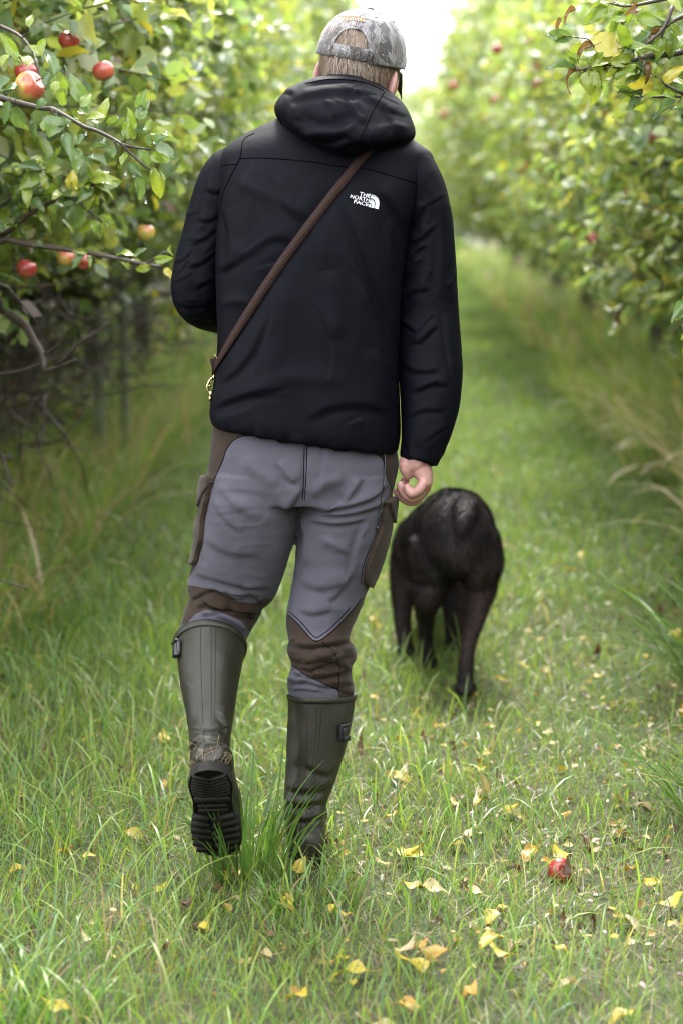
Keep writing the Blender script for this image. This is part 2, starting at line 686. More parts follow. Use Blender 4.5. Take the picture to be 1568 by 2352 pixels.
# the near lawn: thick short sward, thatch, longer blades, long arcs
x, y = field(72000, 3.3, 7.6, None)
k = RNG.random(len(x)) < np.clip(0.98 - 0.12 * (x > -0.1) * (tuft_noise(x, y, 3.4, 15) > 0.05), 0, 1)
x, y = x[k], y[k]
L = RNG.uniform(0.028, 0.075, len(x)) * (1 + 0.35 * tuft_noise(x, y, 2.2, 5)) * np.clip(1.15 - 0.22 * (x + 0.3), 0.8, 1.4)
parts.append(blades(x, y, L, RNG.uniform(0.0016, 0.0032, len(x)), RNG.uniform(0.05, 0.7, len(x)), RNG.uniform(0.1, 1.3, len(x)), grass_cols(len(x), 0.10)))
x, y = field(15000, 3.3, 7.6, None)
k = RNG.random(len(x)) < np.clip(0.70 - 0.50 * x + 0.5 * tuft_noise(x, y, 1.6, 8), 0.12, 1)
x, y = x[k], y[k]
L = RNG.uniform(0.07, 0.16, len(x)) * np.clip(1.05 - 0.22 * x, 0.75, 1.35)
parts.append(blades(x, y, L, RNG.uniform(0.0022, 0.0044, len(x)), RNG.uniform(0.02, 0.5, len(x)), RNG.uniform(0.2, 1.6, len(x)), grass_cols(len(x), 0.07), 4))
x, y = field(2600, 3.3, 8.5, None)
k = RNG.random(len(x)) < np.clip(0.5 - 0.7 * x, 0.1, 1)
x, y = x[k], y[k]
parts.append(blades(x, y, RNG.uniform(0.13, 0.26, len(x)), RNG.uniform(0.003, 0.0052, len(x)), RNG.uniform(0.1, 0.7, len(x)), RNG.uniform(0.8, 2.2, len(x)), grass_cols(len(x), 0.06) * 0.95, 6))
# dead thatch lying flat
x, y = field(17000, 3.3, 7.6, None)
parts.append(blades(x, y, RNG.uniform(0.04, 0.1, len(x)), RNG.uniform(0.0012, 0.0024, len(x)), RNG.uniform(1.25, 1.55, len(x)), RNG.uniform(-0.2, 0.2, len(x)), STRAW[RNG.integers(0, 3, len(x))] * RNG.uniform(0.25, 0.95, (len(x), 1)), 2, z0=ground_z(x, y) + RNG.uniform(0.004, 0.03, len(x))))
V, F, C = join_c(parts)
tag(link('grass', fast_mesh('grass', V, F, True, C), M['grass']), 'short wet green grass of the mown strip in the foreground', 'grass', kind='stuff')

# lawn further off, fewer and coarser blades
parts = []
lane = lambda y: (row_l(y) - 0.1, row_r(y) - 0.1)
x, y = field(70000, 7.3, 14, lane)
parts.append(blades(x, y, RNG.uniform(0.035, 0.10, len(x)), RNG.uniform(0.003, 0.006, len(x)), RNG.uniform(0.05, 0.7, len(x)), RNG.uniform(0.1, 1.5, len(x)), grass_cols(len(x), 0.06), 3))
x, y = field(42000, 14, 30, lane)
parts.append(blades(x, y, RNG.uniform(0.06, 0.13, len(x)), RNG.uniform(0.007, 0.012, len(x)), RNG.uniform(0.05, 0.7, len(x)), RNG.uniform(0.1, 1.2, len(x)), grass_cols(len(x), 0.03), 2))
x, y = field(24000, 30, 75, lane)
parts.append(blades(x, y, RNG.uniform(0.08, 0.16, len(x)), RNG.uniform(0.018, 0.03, len(x)), RNG.uniform(0.05, 0.6, len(x)), RNG.uniform(0.1, 0.9, len(x)), grass_cols(len(x), 0.02), 2))
V, F, C = join_c(parts)
tag(link('grass', fast_mesh('grass_far', V, F, True, C), M['grass']), 'bright blurred grass lane running away between the tree rows', 'grass', kind='stuff')

# rank tall grass under both rows
def verge(n, y0, y1, side, wscale, lmin, lmax, straw):
    y = y0 * (y1 / y0) ** RNG.random(n)
    e = RNG.random(n) ** 1.4
    if side < 0: x = row_l(y) + 0.75 - 1.5 * e + 0.12 * tuft_noise(y, y * 0, 2.0, 2)
    else: x = row_r(y) - 0.72 + 1.5 * e + 0.15 * tuft_noise(y, y * 0, 2.0, 3)
    L = RNG.uniform(lmin, lmax, n) * (0.55 + 0.6 * e)
    az = RNG.uniform(0, 2 * np.pi, n)
    az = np.where(RNG.random(n) < 0.5, (0 if side < 0 else np.pi) + RNG.normal(0, 0.8, n), az)
    c = grass_cols(n, straw) * 1.38
    return blades(x, y, L, RNG.uniform(0.004, 0.009, n) * wscale, RNG.uniform(0.02, 0.5, n), RNG.uniform(0.2, 1.9, n), c, 5, az=az)
parts = [verge(13000, 6.0, 16, -1, 0.8, 0.2, 0.55, 0.30), verge(5000, 16, 45, -1, 2.2, 0.25, 0.6, 0.3)]
n = 110
y = RNG.uniform(6.6, 13, n)
x = row_l(y) + RNG.uniform(0.3, 0.85, n)
parts.append(blades(x, y, RNG.uniform(0.3, 0.65, n), RNG.uniform(0.006, 0.013, n), RNG.uniform(0.1, 0.6, n), RNG.uniform(0.5, 2.0, n), np.array([(0.34, 0.27, 0.17)]) * RNG.uniform(0.7, 1.2, (n, 1)), 7, az=RNG.normal(0, 0.9, n)))
V, F, C = join_c(parts)
tag(link('tall_grass', fast_mesh('tall_grass', V, F, True, C), M['grass']), 'rank tall grass with dry stalks under the left-hand trees', 'grass', kind='stuff')
parts = [verge(15000, 5.6, 16, 1, 0.9, 0.25, 0.66, 0.30), verge(6000, 16, 45, 1, 2.2, 0.3, 0.75, 0.35)]
# pale dry broad blades leaning out over the lane
n = 130
y = RNG.uniform(6.8, 14, n)
x = row_r(y) - 0.75 + RNG.uniform(0, 0.5, n)
parts.append(blades(x, y, RNG.uniform(0.35, 0.75, n), RNG.uniform(0.010, 0.018, n), RNG.uniform(0.2, 0.6, n), RNG.uniform(0.9, 2.2, n), np.array([(0.55, 0.46, 0.33)]) * RNG.uniform(0.7, 1.15, (n, 1)), 7, az=np.pi + RNG.normal(0, 0.7, n)))
V, F, C = join_c(parts)
tag(link('tall_grass', fast_mesh('tall_grass_r', V, F, True, C), M['grass']), 'tall bleached grass arching out from under the right-hand trees', 'grass', kind='stuff')

def tuft(name, label, cx, cy, n, rad, lmin, lmax, wmin, wmax, lean, curl, azc=None, azs=1.0, dark=1.0, straw=0.02):
    a, r = RNG.uniform(0, 2 * np.pi, n), rad * np.sqrt(RNG.random(n))
    x, y = cx + r * np.cos(a), cy + r * np.sin(a) * 0.8
    az = a + RNG.normal(0, 0.6, n) if azc is None else azc + RNG.normal(0, azs, n)
    c = np.array([(0.075, 0.150, 0.030)]) * RNG.uniform(0.7, 1.6, (n, 1)) * dark
    k = RNG.random(n) < straw
    c[k] = STRAW[RNG.integers(0, 3, k.sum())]
    V, F, C = blades(x, y, RNG.uniform(lmin, lmax, n), RNG.uniform(wmin, wmax, n), RNG.uniform(lean[0], lean[1], n), RNG.uniform(curl[0], curl[1], n), c, 7, az=az)
    root = Vector((cx, cy, 0))
    o = link(name, fast_mesh(name, V - np.array(root), F, True, C), M['grass'], loc=root)
    return tag(o, label, 'grass tuft')
g = G(580, 2010)
tuft('grass_tuft', 'tall dark green grass tuft standing between the two rubber boots', g[0], g[1] - 0.02, 110, 0.08, 0.12, 0.31, 0.0035, 0.0065, (0.02, 0.35), (0.1, 1.1), dark=0.85)
g = G(690, 2090)
tuft('grass_tuft', 'grass tuft at the toe of the planted boot', g[0], g[1], 70, 0.11, 0.06, 0.13, 0.003, 0.0055, (0.05, 0.5), (0.2, 1.3), dark=0.9)
g = G(1640, 1620)
tuft('grass_tuft', 'long narrow grass blades reaching in from the right edge beside the dog', g[0] + 0.02, g[1], 90, 0.12, 0.30, 0.62, 0.0045, 0.008, (0.25, 0.75), (0.5, 1.5), azc=np.pi, azs=0.55, dark=0.75)
g = G(1640, 1870)
tuft('grass_tuft', 'low grass blades lying in from the right edge', g[0], g[1], 50, 0.10, 0.2, 0.42, 0.004, 0.007, (0.4, 0.9), (0.4, 1.2), azc=np.pi, azs=0.5, dark=0.8)
g = G(60, 2330)
tuft('grass_tuft', 'arching green grass clump in the bottom left corner', g[0], g[1], 70, 0.14, 0.10, 0.22, 0.003, 0.006, (0.1, 0.5), (0.6, 1.9), dark=0.95)
g = G(40, 1480)
tuft('grass_tuft', 'clump of long grass at the left edge level with the knees', g[0], g[1], 120, 0.22, 0.15, 0.36, 0.003, 0.006, (0.1, 0.6), (0.6, 2.0), dark=0.95, straw=0.15)

# ------------------------------------------------------------------ apple trees
m, nt, b, o = new_mat('bark')
n1 = noise_node(nt, 22, 6, 0.7, vec_scale=(1, 1, 0.35))
n2 = noise_node(nt, 5, 4, 0.6)
r1 = ramp(nt, n1.outputs[0], [(0.3, (0.022, 0.017, 0.013)), (0.7, (0.105, 0.085, 0.065))])
r2 = ramp(nt, n2.outputs[0], [(0.5, (0, 0, 0)), (0.68, (1, 1, 1))])
nt.links.new(mixc(nt, r2.outputs[0], r1.outputs[0], (0.085, 0.10, 0.05)), b.inputs['Base Color'])
b.inputs['Roughness'].default_value = 0.85
add_bump(nt, b, n1.outputs[0], 0.7, 0.01)
M['bark'] = m
M['twig'] = flat_mat('twig', (0.032, 0.020, 0.014), 0.6, var=0.5, scale=30)
M['leaf'] = leaf_mat('apple_leaf', 0.46, 0.42, 0.75, tint=1.6)

LEAF8 = np.array([(0, 0, 0), (.32, 0, -.03), (.30, .30, .05), (.30, -.30, .05), (.66, 0, -.02), (.68, .25, .06), (.68, -.25, .06), (1, 0, -.10)])
LEAF8_F = [np.array([[1, 4, 5, 2], [1, 3, 6, 4]]), np.array([[0, 1, 2], [0, 3, 1], [4, 7, 5], [4, 6, 7]])]
LEAF4 = np.array([(0, 0, 0), (.5, .34, .05), (1, 0, -.06), (.5, -.34, .05)])
LEAF4_F = [np.array([[0, 3, 2, 1]])]
LEAFC = np.array([(0.146, 0.198, 0.048), (0.180, 0.216, 0.060), (0.116, 0.168, 0.052), (0.092, 0.145, 0.062), (0.205, 0.222, 0.070), (0.168, 0.208, 0.090)])

def leaf_cloud(pos, d, up, size, tmpl, faces, yellow=0.05, brown=0.012, tone=1.0):
    n = len(pos)
    d = nrm(d)
    s = nrm(np.cross(up, d))
    w = np.cross(d, s)
    cx = tmpl[None, :, 0, None] * d[:, None] + tmpl[None, :, 1, None] * s[:, None] * RNG.uniform(0.85, 1.2, (n, 1, 1)) + (tmpl[None, :, 2, None] * RNG.uniform(-0.6, 3.2, (n, 1, 1))) * w[:, None]
    V = pos[:, None] + cx * size[:, None, None]
    c = LEAFC[RNG.integers(0, len(LEAFC), n)] * RNG.uniform(0.7, 1.25, (n, 1)) * tone
    r = RNG.random(n)
    k = r < yellow
    c[k] = np.array([0.36, 0.32, 0.045]) * RNG.uniform(0.6, 1.1, (k.sum(), 1))
    k = r > 1 - brown
    c[k] = np.array([0.16, 0.085, 0.035]) * RNG.uniform(0.5, 1.2, (k.sum(), 1))
    base = (np.arange(n) * len(tmpl))[:, None]
    F = [(base[:, None] + f[None]).reshape(-1, f.shape[1]) for f in faces]
    return V.reshape(-1, 3), F, np.repeat(c[:, None], len(tmpl), 1).reshape(-1, 3)

def grow(p, d, length, r, bend=0.25, steps=5, zl=None):
    pts = [np.array(p, float)]
    d = nrm(np.array(d, float))
    for k in range(steps):
        d = nrm(d + RNG.normal(0, bend, 3) * 0.5)
        pts.append(pts[-1] + d * length / steps)
        if zl is not None and pts[-1][2] < zl:
            d[2] = abs(d[2]) * 0.4
            pts[-1][2] = zl + 0.15 * (zl - pts[-1][2])
    return np.array(pts), np.linspace(r, r * 0.45, steps + 1)

def make_tree(h, rx, ry, zb, n_fill, detail, size=0.062, tone=1.0, yellow=0.05, wood=True, low_c=3.0, tangle=0, dense=0.0):
    """one spreading orchard tree about its base; returns trunk mesh, twig mesh and foliage mesh data"""
    wood_parts, twig_parts = [], []
    P0, Dr, Up, Sz = [], [], [], []
    zc, rz = (h + zb) / 2, (h - zb) / 2
    lean = RNG.normal(0, 0.08, 2)
    tp = np.array([(0, 0, -0.08), (lean[0] * .3, lean[1] * .3, 0.35), (lean[0], lean[1], 0.8), (lean[0] * 1.4, lean[1] * 1.4, 1.25)])
    wood_parts.append(tube(tp, [0.095, 0.075, 0.07, 0.05], 10, 4))
    subs = []
    nl = 7
    for a in range(nl):
        az = 2 * np.pi * a / nl + RNG.normal(0, 0.25)
        el = RNG.uniform(0.35, 1.05)
        d = np.array([math.cos(az) * math.cos(el), math.sin(az) * math.cos(el), math.sin(el)])
        st = tp[2] * (1 - a / nl) + tp[3] * (a / nl)
        pts, rad = grow(st, d, min(rx, ry) * RNG.uniform(0.68, 0.9), 0.034, 0.3, 6, zb)
        wood_parts.append(tube(pts, rad, 7, 2))
        for k in range(8):
            i = RNG.integers(1, 7)
            dd = nrm(nrm(pts[-1] - pts[0]) * 0.6 + RNG.normal(0, 0.75, 3) + np.array([0, 0, 0.25]))
            p2, r2 = grow(pts[i], dd, RNG.uniform(0.3, 0.6), 0.012, 0.35, 4, zb - 0.1)
            subs.append(p2)
            if wood: twig_parts.append(tube(p2, r2, 5, 1))
            for q in range(4 if wood else 0):
                j = RNG.integers(1, 5)
                d3 = nrm(nrm(p2[-1] - p2[0]) * 0.5 + RNG.normal(0, 0.8, 3))
                p3, r3 = grow(p2[j], d3, RNG.uniform(0.15, 0.36), 0.005, 0.35, 3, zb - 0.15)
                twig_parts.append(tube(p3, r3, 4, 1))
                subs.append(p3)
    for k in range(tangle):                                  # bare twigs in the shade under the crown
        p = np.array([RNG.uniform(-0.95, 0.62) * rx, RNG.uniform(-1, 1) * ry, RNG.uniform(0.55, 1.35)])
        pt, rd = grow(p, RNG.normal(0, 1, 3) * np.array([1, 1, 0.6]), RNG.uniform(0.15, 0.45), RNG.uniform(0.0025, 0.006), 0.6, 3)
        twig_parts.append(tube(pt, rd, 4, 1))
    base, dirs = [], []
    for s in subs:
        for k in range(2):
            t = RNG.uniform(0.35, 1) * (len(s) - 1)
            i = min(int(t), len(s) - 2)
            base.append(s[i] + (s[i + 1] - s[i]) * (t - i))
            dirs.append(nrm(s[-1] - s[0]))
    base, dirs = np.array(base), np.array(dirs)
    keep = base[:, 2] > zb - 0.15 + 0.3 * RNG.random(len(base))
    base, dirs = base[keep], dirs[keep]
    # shoots that fill the crown, denser near its skin, with gaps
    d = nrm(RNG.normal(0, 1, (n_fill * 2, 3)))
    rr = RNG.uniform(0.35, 1.0, n_fill * 2) ** 0.55
    fp = d * rr[:, None] * np.array([rx, ry, rz])
    fp[:, 0] *= 1 + 0.12 * vnoise(fp * 1.7 + 5, 21)
    fp[:, 2] += zc
    g = vnoise(fp * 2.3, 31) + 0.6 * vnoise(fp * 5.1, 32)
    ok = g > -0.38 - dense
    low = (fp[:, 2] - zb) / (h - zb)
    ok &= RNG.random(len(fp)) < np.clip(0.2 + low_c * low * (1 + 4 * (low > 0.22)), 0, 1)
    fp, d = fp[ok][:n_fill], d[ok][:n_fill]
    base = np.vstack([base, fp])
    dirs = np.vstack([dirs, nrm(d * 0.7 + RNG.normal(0, 0.5, d.shape) + np.array([0, 0, 0.35]))])
    # leaves along every shoot, spiralled
    per = 9
    n = len(base)
    SL = RNG.uniform(0.08, 0.26, n)
    for k in range(per):
        t = (k + RNG.random(n)) / per
        p = base + dirs * (SL * t)[:, None]
        rnd = nrm(RNG.normal(0, 1, (n, 3)))
        perp = nrm(np.cross(dirs, rnd))
        ld = nrm(perp * 0.9 + dirs * (0.25 + 0.5 * t)[:, None] + np.array([0, 0, -0.12]))
        up = nrm(np.array([0, 0, 1.0]) * 0.8 + dirs * 0.5 + RNG.normal(0, 0.45, (n, 3)))
        P0.append(p + perp * 0.012); Dr.append(ld); Up.append(up)
        Sz.append(size * RNG.uniform(0.65, 1.25, n) * (0.75 + 0.4 * np.sin(np.pi * np.minimum(t + 0.2, 1))))
    if wood:
        pick = np.arange(n)[RNG.random(n) < 0.75]
        for i in pick[:1500]:
            e = base[i] + dirs[i] * SL[i]
            twig_parts.append(tube(np.array([base[i] - dirs[i] * 0.10, base[i], e]), np.array([0.0035, 0.003, 0.0015]), 3, 1))
    P0, Dr, Up, Sz = np.vstack(P0), np.vstack(Dr), np.vstack(Up), np.concatenate(Sz)
    T, TF = (LEAF8, LEAF8_F) if detail > 1 else (LEAF4, LEAF4_F)
    fol = leaf_cloud(P0, Dr, Up, Sz, T, TF, yellow, 0.012, tone)
    tw = join(twig_parts) if twig_parts else None
    return join(wood_parts), tw, fol

def tree_object(label, x, y, data, rot=0.0, group='apple trees in the rows', share=None):
    t = empty('apple_tree', (x, y, 0))
    t.rotation_euler = (0, 0, rot)
    tag(t, label, 'apple tree', group)
    if share is None:
        wd, tw, fol = data
        meshes = [('trunk', fast_mesh('trunk', wd[0], wd[1]), M['bark'], None)]
        if tw: meshes.append(('twigs', fast_mesh('twigs', tw[0], tw[1]), M['twig'], 'stuff'))
        meshes.append(('crown', fast_mesh('crown', fol[0], fol[1], True, fol[2]), M['leaf'], 'stuff'))
    else:
        meshes = [(c.name.split('.')[0], c.data, None, c.get('kind')) for c in share.children if c.name.split('.')[0] in ('trunk', 'twigs', 'crown')]
    for nm, me, mt, kd in meshes:
        o = bpy.data.objects.new(nm, me)
        COL.objects.link(o)
        if mt and not me.materials: me.materials.append(mt)
        o.parent = t
        if kd: o['kind'] = kd
    return t

ORD = ['nearest', 'second', 'third', 'fourth', 'fifth', 'sixth', 'seventh', 'eighth', 'ninth', 'tenth', 'eleventh', 'twelfth', 'thirteenth', 'fourteenth']
LEFT_Y = [6.5, 8.8, 11.3, 13.9, 16.6, 19.6, 22.8, 26.6, 31, 36, 42, 49]
RIGHT_Y = [5.0, 7.9, 10.6, 13.2, 16.0, 19.0, 22.4, 26.2, 30.5, 35.5, 41, 48]
TREES_L, TREES_R = [], []
for k, y in enumerate(LEFT_Y):
    if k < 5:
        t = tree_object(ORD[k] + ' apple tree of the left-hand row, counted from the viewer', row_l(y) - (0.02 if k == 0 else 0), y,
                        make_tree(3.05 if k < 2 else 3.6, 1.40, 1.75, 0.94, 3000 if k < 2 else 2200, 2 if k < 2 else 1, 0.070 if k < 3 else 0.076, 1.22, 0.035, wood=k < 4, low_c=7.0, tangle=800 if k < 3 else 300))
    else:
        t = tree_object(ORD[k] + ' apple tree of the left-hand row, counted from the viewer', row_l(y), y, None, RNG.uniform(0, 6.28) if k > 6 else np.pi * (k % 2), share=TREES_L[2 + k % 3])
        s = 1.16 + 0.05 * RNG.normal()
        t.scale = (s, s * (1.1 if k > 7 else 1), s)
    TREES_L.append(t)
for k, y in enumerate(RIGHT_Y):
    xr = row_r(y) + (0.42 if k == 0 else 0)
    lb = ORD[k] + ' apple tree of the right-hand row, counted from the viewer'
    if k < 5:
        t = tree_object(lb, xr, y, make_tree(2.95 if k < 2 else 3.35, 1.38, 1.75, 0.62, 3500 if k < 3 else 2400, 2 if k < 2 else 1, 0.062 if k < 3 else 0.070, 1.32, 0.05, wood=k < 3, low_c=9.0, dense=0.25))
    else:
        t = tree_object(lb, xr, y, None, np.pi * (k % 2), share=TREES_R[2 + k % 3])
        s = 1.12 + 0.05 * RNG.normal()
        t.scale = (s, s * (1.1 if k > 7 else 1), s)
    TREES_R.append(t)

# stakes under the left row
M['stake'] = flat_mat('weathered_stake', (0.10, 0.12, 0.06), 0.9, var=0.4, scale=18, bump=0.4)
for (u, v0, v1, Y, w, lb) in ((280, 640, 870, 11.2, 0.026, 'pale green weathered stake under the left-hand trees nearest the elbow'),
                              (222, 600, 900, 11.0, 0.032, 'grey mossy stake left of the pale green one')):
    a, b_ = P(u, v0, Y), P(u + 6, v1, Y)
    b_[2] = -0.1
    V, F = tube(np.array([b_, (a + b_) / 2 + np.array([0.006, 0, 0]), a, a + np.array([0, 0, 0.012])]), np.array([w, w, w, w * 0.6]), 9, 2)
    root = Vector((b_[0], b_[1], 0))
    tag(link('tree_stake', fast_mesh('tree_stake', V - np.array(root), F), M['stake'], loc=root), lb, 'stake', 'stakes under the left-hand trees')

# both rows go on past the viewer's shoulders
for side, lab in ((-1, 'left'), (1, 'right')):
    for k, y in enumerate((1.6, -1.2, -4.0, -7.0)):
        if side < 0 and k == 0: continue
        src = (TREES_L if side < 0 else TREES_R)[2 + k % 3]
        x = row_l(y) - 0.55 if side < 0 else row_r(y) + 0.45
        tree_object('%s apple tree of the %s-hand row behind the viewer, out of the picture' % (ORD[k], lab), x, y, None, np.pi * (k % 2), 'apple trees behind the viewer', share=src).scale = (1, 1, 0.88)
# a hedge of trees closes the far end of the lane
for k, x in enumerate((-2.6, -0.2, 2.1, 4.5, 7.0)):
    t = tree_object('%s apple tree from the left in the hedge closing the far end of the lane' % ORD[k].replace('nearest', 'first'), x, 54 + 0.8 * (k % 2), None, np.pi * 0.5 * (k % 4), 'apple trees at the end of the lane', share=TREES_R[2 + k % 3])
    t.scale = (1.3, 1.3, 1.55)
    t.location.z = -1.0
# the rows beyond, glimpsed through the gaps
for side, lab in ((-1, 'left'), (1, 'right')):
    for k, y in enumerate((7.6, 10.4, 13.4, 16.6, 20.4, 25.5)):
        src = (TREES_L if side < 0 else TREES_R)[2 + k % 3]
        x = row_l(y) - 2.7 if side < 0 else row_r(y) + 2.8
        tree_object('%s apple tree of the further row on the %s, glimpsed through the gaps' % (ORD[k], lab), x, y, None, np.pi * 0.5 * (k % 4), 'apple trees of the further rows', share=src).scale = (0.95, 0.95, 0.8)

# dead stems and an added leaf mass, coloured dark to deepen the row's shade
n = 9000
y = 5.6 * (15 / 5.6) ** RNG.random(n)
z = RNG.uniform(0.03, 1.0, n) ** 1.2
x = row_l(y) + RNG.uniform(-1.0, 0.32, n)
ok = vnoise(np.stack([x * 2, y * 1.4, z * 2], 1), 77) > -0.15
pos = np.stack([x, y, z], 1)[ok]
m_ = len(pos)
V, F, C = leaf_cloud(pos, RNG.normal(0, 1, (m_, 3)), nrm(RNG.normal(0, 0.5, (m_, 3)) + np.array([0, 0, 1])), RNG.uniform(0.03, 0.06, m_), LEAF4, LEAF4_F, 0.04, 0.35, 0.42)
tw = []
for i in range(1500):
    yy = 5.6 * (14 / 5.6) ** RNG.random()
    p0 = np.array([row_l(yy) + RNG.uniform(-0.9, 0.3), yy, RNG.uniform(0.0, 0.7)])
    pt, rd = grow(p0, RNG.normal(0, 1, 3) * np.array([1, 1, 0.7]) + np.array([0, 0, 0.5]), RNG.uniform(0.25, 0.7), RNG.uniform(0.002, 0.005), 0.6, 3)
    tw.append(tube(pt, rd, 3, 1))
V2, F2 = join(tw)
Vj, Fj = join([(V, F), (V2, F2)])
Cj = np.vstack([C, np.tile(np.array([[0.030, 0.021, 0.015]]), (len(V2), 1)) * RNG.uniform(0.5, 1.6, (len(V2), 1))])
tag(link('undergrowth', fast_mesh('undergrowth', Vj, Fj, True, Cj), M['leaf']), 'tangled dead stems and added dark leaf mass deepening the shade under the left-hand trees', 'undergrowth', kind='stuff')
# ------------------------------------------------------------------ person
M['jacket'] = cloth_mat('jacket_shell', (0.0011, 0.0012, 0.0031), (0.0021, 0.0022, 0.0048), 0.64, 0.0, 1100, 0.25, 70, 0.07)
M['seam'] = flat_mat('dark_seam', (0.0012, 0.0012, 0.002), 0.9, spec=0.02)
M['rubber'] = flat_mat('sole_rubber', (0.0060, 0.0050, 0.0040), 0.7, spec=0.22, var=0.5, scale=30, bump=0.3)
M['black'] = flat_mat('black_plastic', (0.008, 0.008, 0.010), 0.35)
M['white_thread'] = flat_mat('white_thread', (0.48, 0.48, 0.53), 0.7, var=0.08, scale=900)
M['orange_thread'] = flat_mat('orange_thread', (0.62, 0.27, 0.12), 0.7, var=0.15, scale=600)
M['brass'] = flat_mat('brass', (0.50, 0.40, 0.22), 0.25, 1.0)

# trousers: two cloths told apart by a signed distance stored on the mesh
m, nt, b, o = new_mat('trouser_cloth')
at = nt.nodes.new('ShaderNodeAttribute'); at.attribute_name = 'panel'
mr = nt.nodes.new('ShaderNodeMapRange')
mr.inputs['From Min'].default_value = -0.6; mr.inputs['From Max'].default_value = 0.6
nt.links.new(at.outputs['Fac'], mr.inputs['Value'])
n1 = noise_node(nt, 8, 5, 0.6)
g1 = ramp(nt, n1.outputs[0], [(0.3, (0.048, 0.046, 0.060)), (0.7, (0.064, 0.061, 0.079))])
g2 = ramp(nt, n1.outputs[0], [(0.3, (0.016, 0.0098, 0.0062)), (0.7, (0.026, 0.0165, 0.0105))])
n3 = noise_node(nt, 800, 2, 0.5)
r3 = ramp(nt, n3.outputs[0], [(0.25, (0.75,) * 3), (0.75, (1.18,) * 3)])
c = mixc(nt, mr.outputs[0], g1.outputs[0], g2.outputs[0])
nt.links.new(mixc(nt, 1.0, c, r3.outputs[0], 'MULTIPLY'), b.inputs['Base Color'])
b.inputs['Roughness'].default_value = 0.82
b.inputs['Sheen Weight'].default_value = 0.06
b.inputs['Specular IOR Level'].default_value = 0.15
n2 = noise_node(nt, 30, 4, 0.55)
p_ = add_bump(nt, b, n3.outputs[0], 0.2, 0.0006)
add_bump(nt, b, n2.outputs[0], 0.25, 0.006, p_)
M['trousers'] = m
M['brown_cloth'] = cloth_mat('brown_cloth', (0.020, 0.0130, 0.0082), (0.032, 0.021, 0.0132), 0.8, 0.05, 800, 0.25, 40, 0.25)

# rubber boots: olive, scuffed, mud specks
m, nt, b, o = new_mat('olive_rubber')
n1 = noise_node(nt, 6, 5, 0.6)
r1 = ramp(nt, n1.outputs[0], [(0.3, (0.0078, 0.0075, 0.0036)), (0.7, (0.0145, 0.0138, 0.0070))])
n2 = noise_node(nt, 120, 4, 0.75)
r2 = ramp(nt, n2.outputs[0], [(0.66, (0, 0, 0)), (0.74, (1, 1, 1))])
c = mixc(nt, r2.outputs[0], r1.outputs[0], (0.07, 0.06, 0.04))
tc = nt.nodes.new('ShaderNodeTexCoord')
sx = nt.nodes.new('ShaderNodeSeparateXYZ')
nt.links.new(tc.outputs['Object'], sx.inputs[0])
mr = nt.nodes.new('ShaderNodeMapRange')          # wet and muddy towards the foot
mr.inputs['From Min'].default_value = 0.26; mr.inputs['From Max'].default_value = 0.06
nt.links.new(sx.outputs['Z'], mr.inputs['Value'])
n4 = noise_node(nt, 14, 5, 0.7)
mm = nt.nodes.new('ShaderNodeMath'); mm.operation = 'MULTIPLY'
nt.links.new(mr.outputs[0], mm.inputs[0]); nt.links.new(n4.outputs[0], mm.inputs[1])
c = mixc(nt, mm.outputs[0], c, (0.018, 0.015, 0.011))
nt.links.new(c, b.inputs['Base Color'])
r4 = ramp(nt, n1.outputs[0], [(0.3, (0.40,) * 3), (0.7, (0.55,) * 3)])
nt.links.new(r4.outputs[0], b.inputs['Roughness'])
b.inputs['Specular IOR Level'].default_value = 0.32
add_bump(nt, b, n2.outputs[0], 0.15, 0.002)
M['boot'] = m

m, nt, b, o = new_mat('skin')
n1 = noise_node(nt, 60, 4, 0.6)
r1 = ramp(nt, n1.outputs[0], [(0.3, (0.27, 0.135, 0.115)), (0.7, (0.36, 0.195, 0.170))])
nt.links.new(r1.outputs[0], b.inputs['Base Color'])
b.inputs['Roughness'].default_value = 0.5
b.inputs['Subsurface Weight'].default_value = 0.15
b.inputs['Subsurface Radius'].default_value = (0.01, 0.004, 0.002)
b.inputs['Subsurface Scale'].default_value = 0.6
add_bump(nt, b, noise_node(nt, 350, 3, 0.6).outputs[0], 0.2, 0.001)
M['skin'] = m
m, nt, b, o = new_mat('hair')
at = nt.nodes.new('ShaderNodeAttribute'); at.attribute_name = 'col'
nt.links.new(at.outputs['Color'], b.inputs['Base Color'])
b.inputs['Roughness'].default_value = 0.42
M['hair'] = m

PER = empty('person', (-0.14, 4.47, 0))
tag(PER, 'person seen from behind in black hooded jacket, grey trousers and green rubber boots', 'person')

# --- head frame
HC = P(830, 132, 4.62)
def rotm(yaw, pitch, roll):
    return np.array((Matrix.Rotation(-R(yaw), 3, 'Z') @ Matrix.Rotation(R(roll), 3, 'Y') @ Matrix.Rotation(-R(pitch), 3, 'X')))
HR = rotm(18, 12, 10)
def hd(x, y, z): return HC + HR @ np.array([x, y, z])
HR_C = rotm(14, -1, 11)
def cp(x, y, z): return HC + HR_C @ np.array([x, y, z])

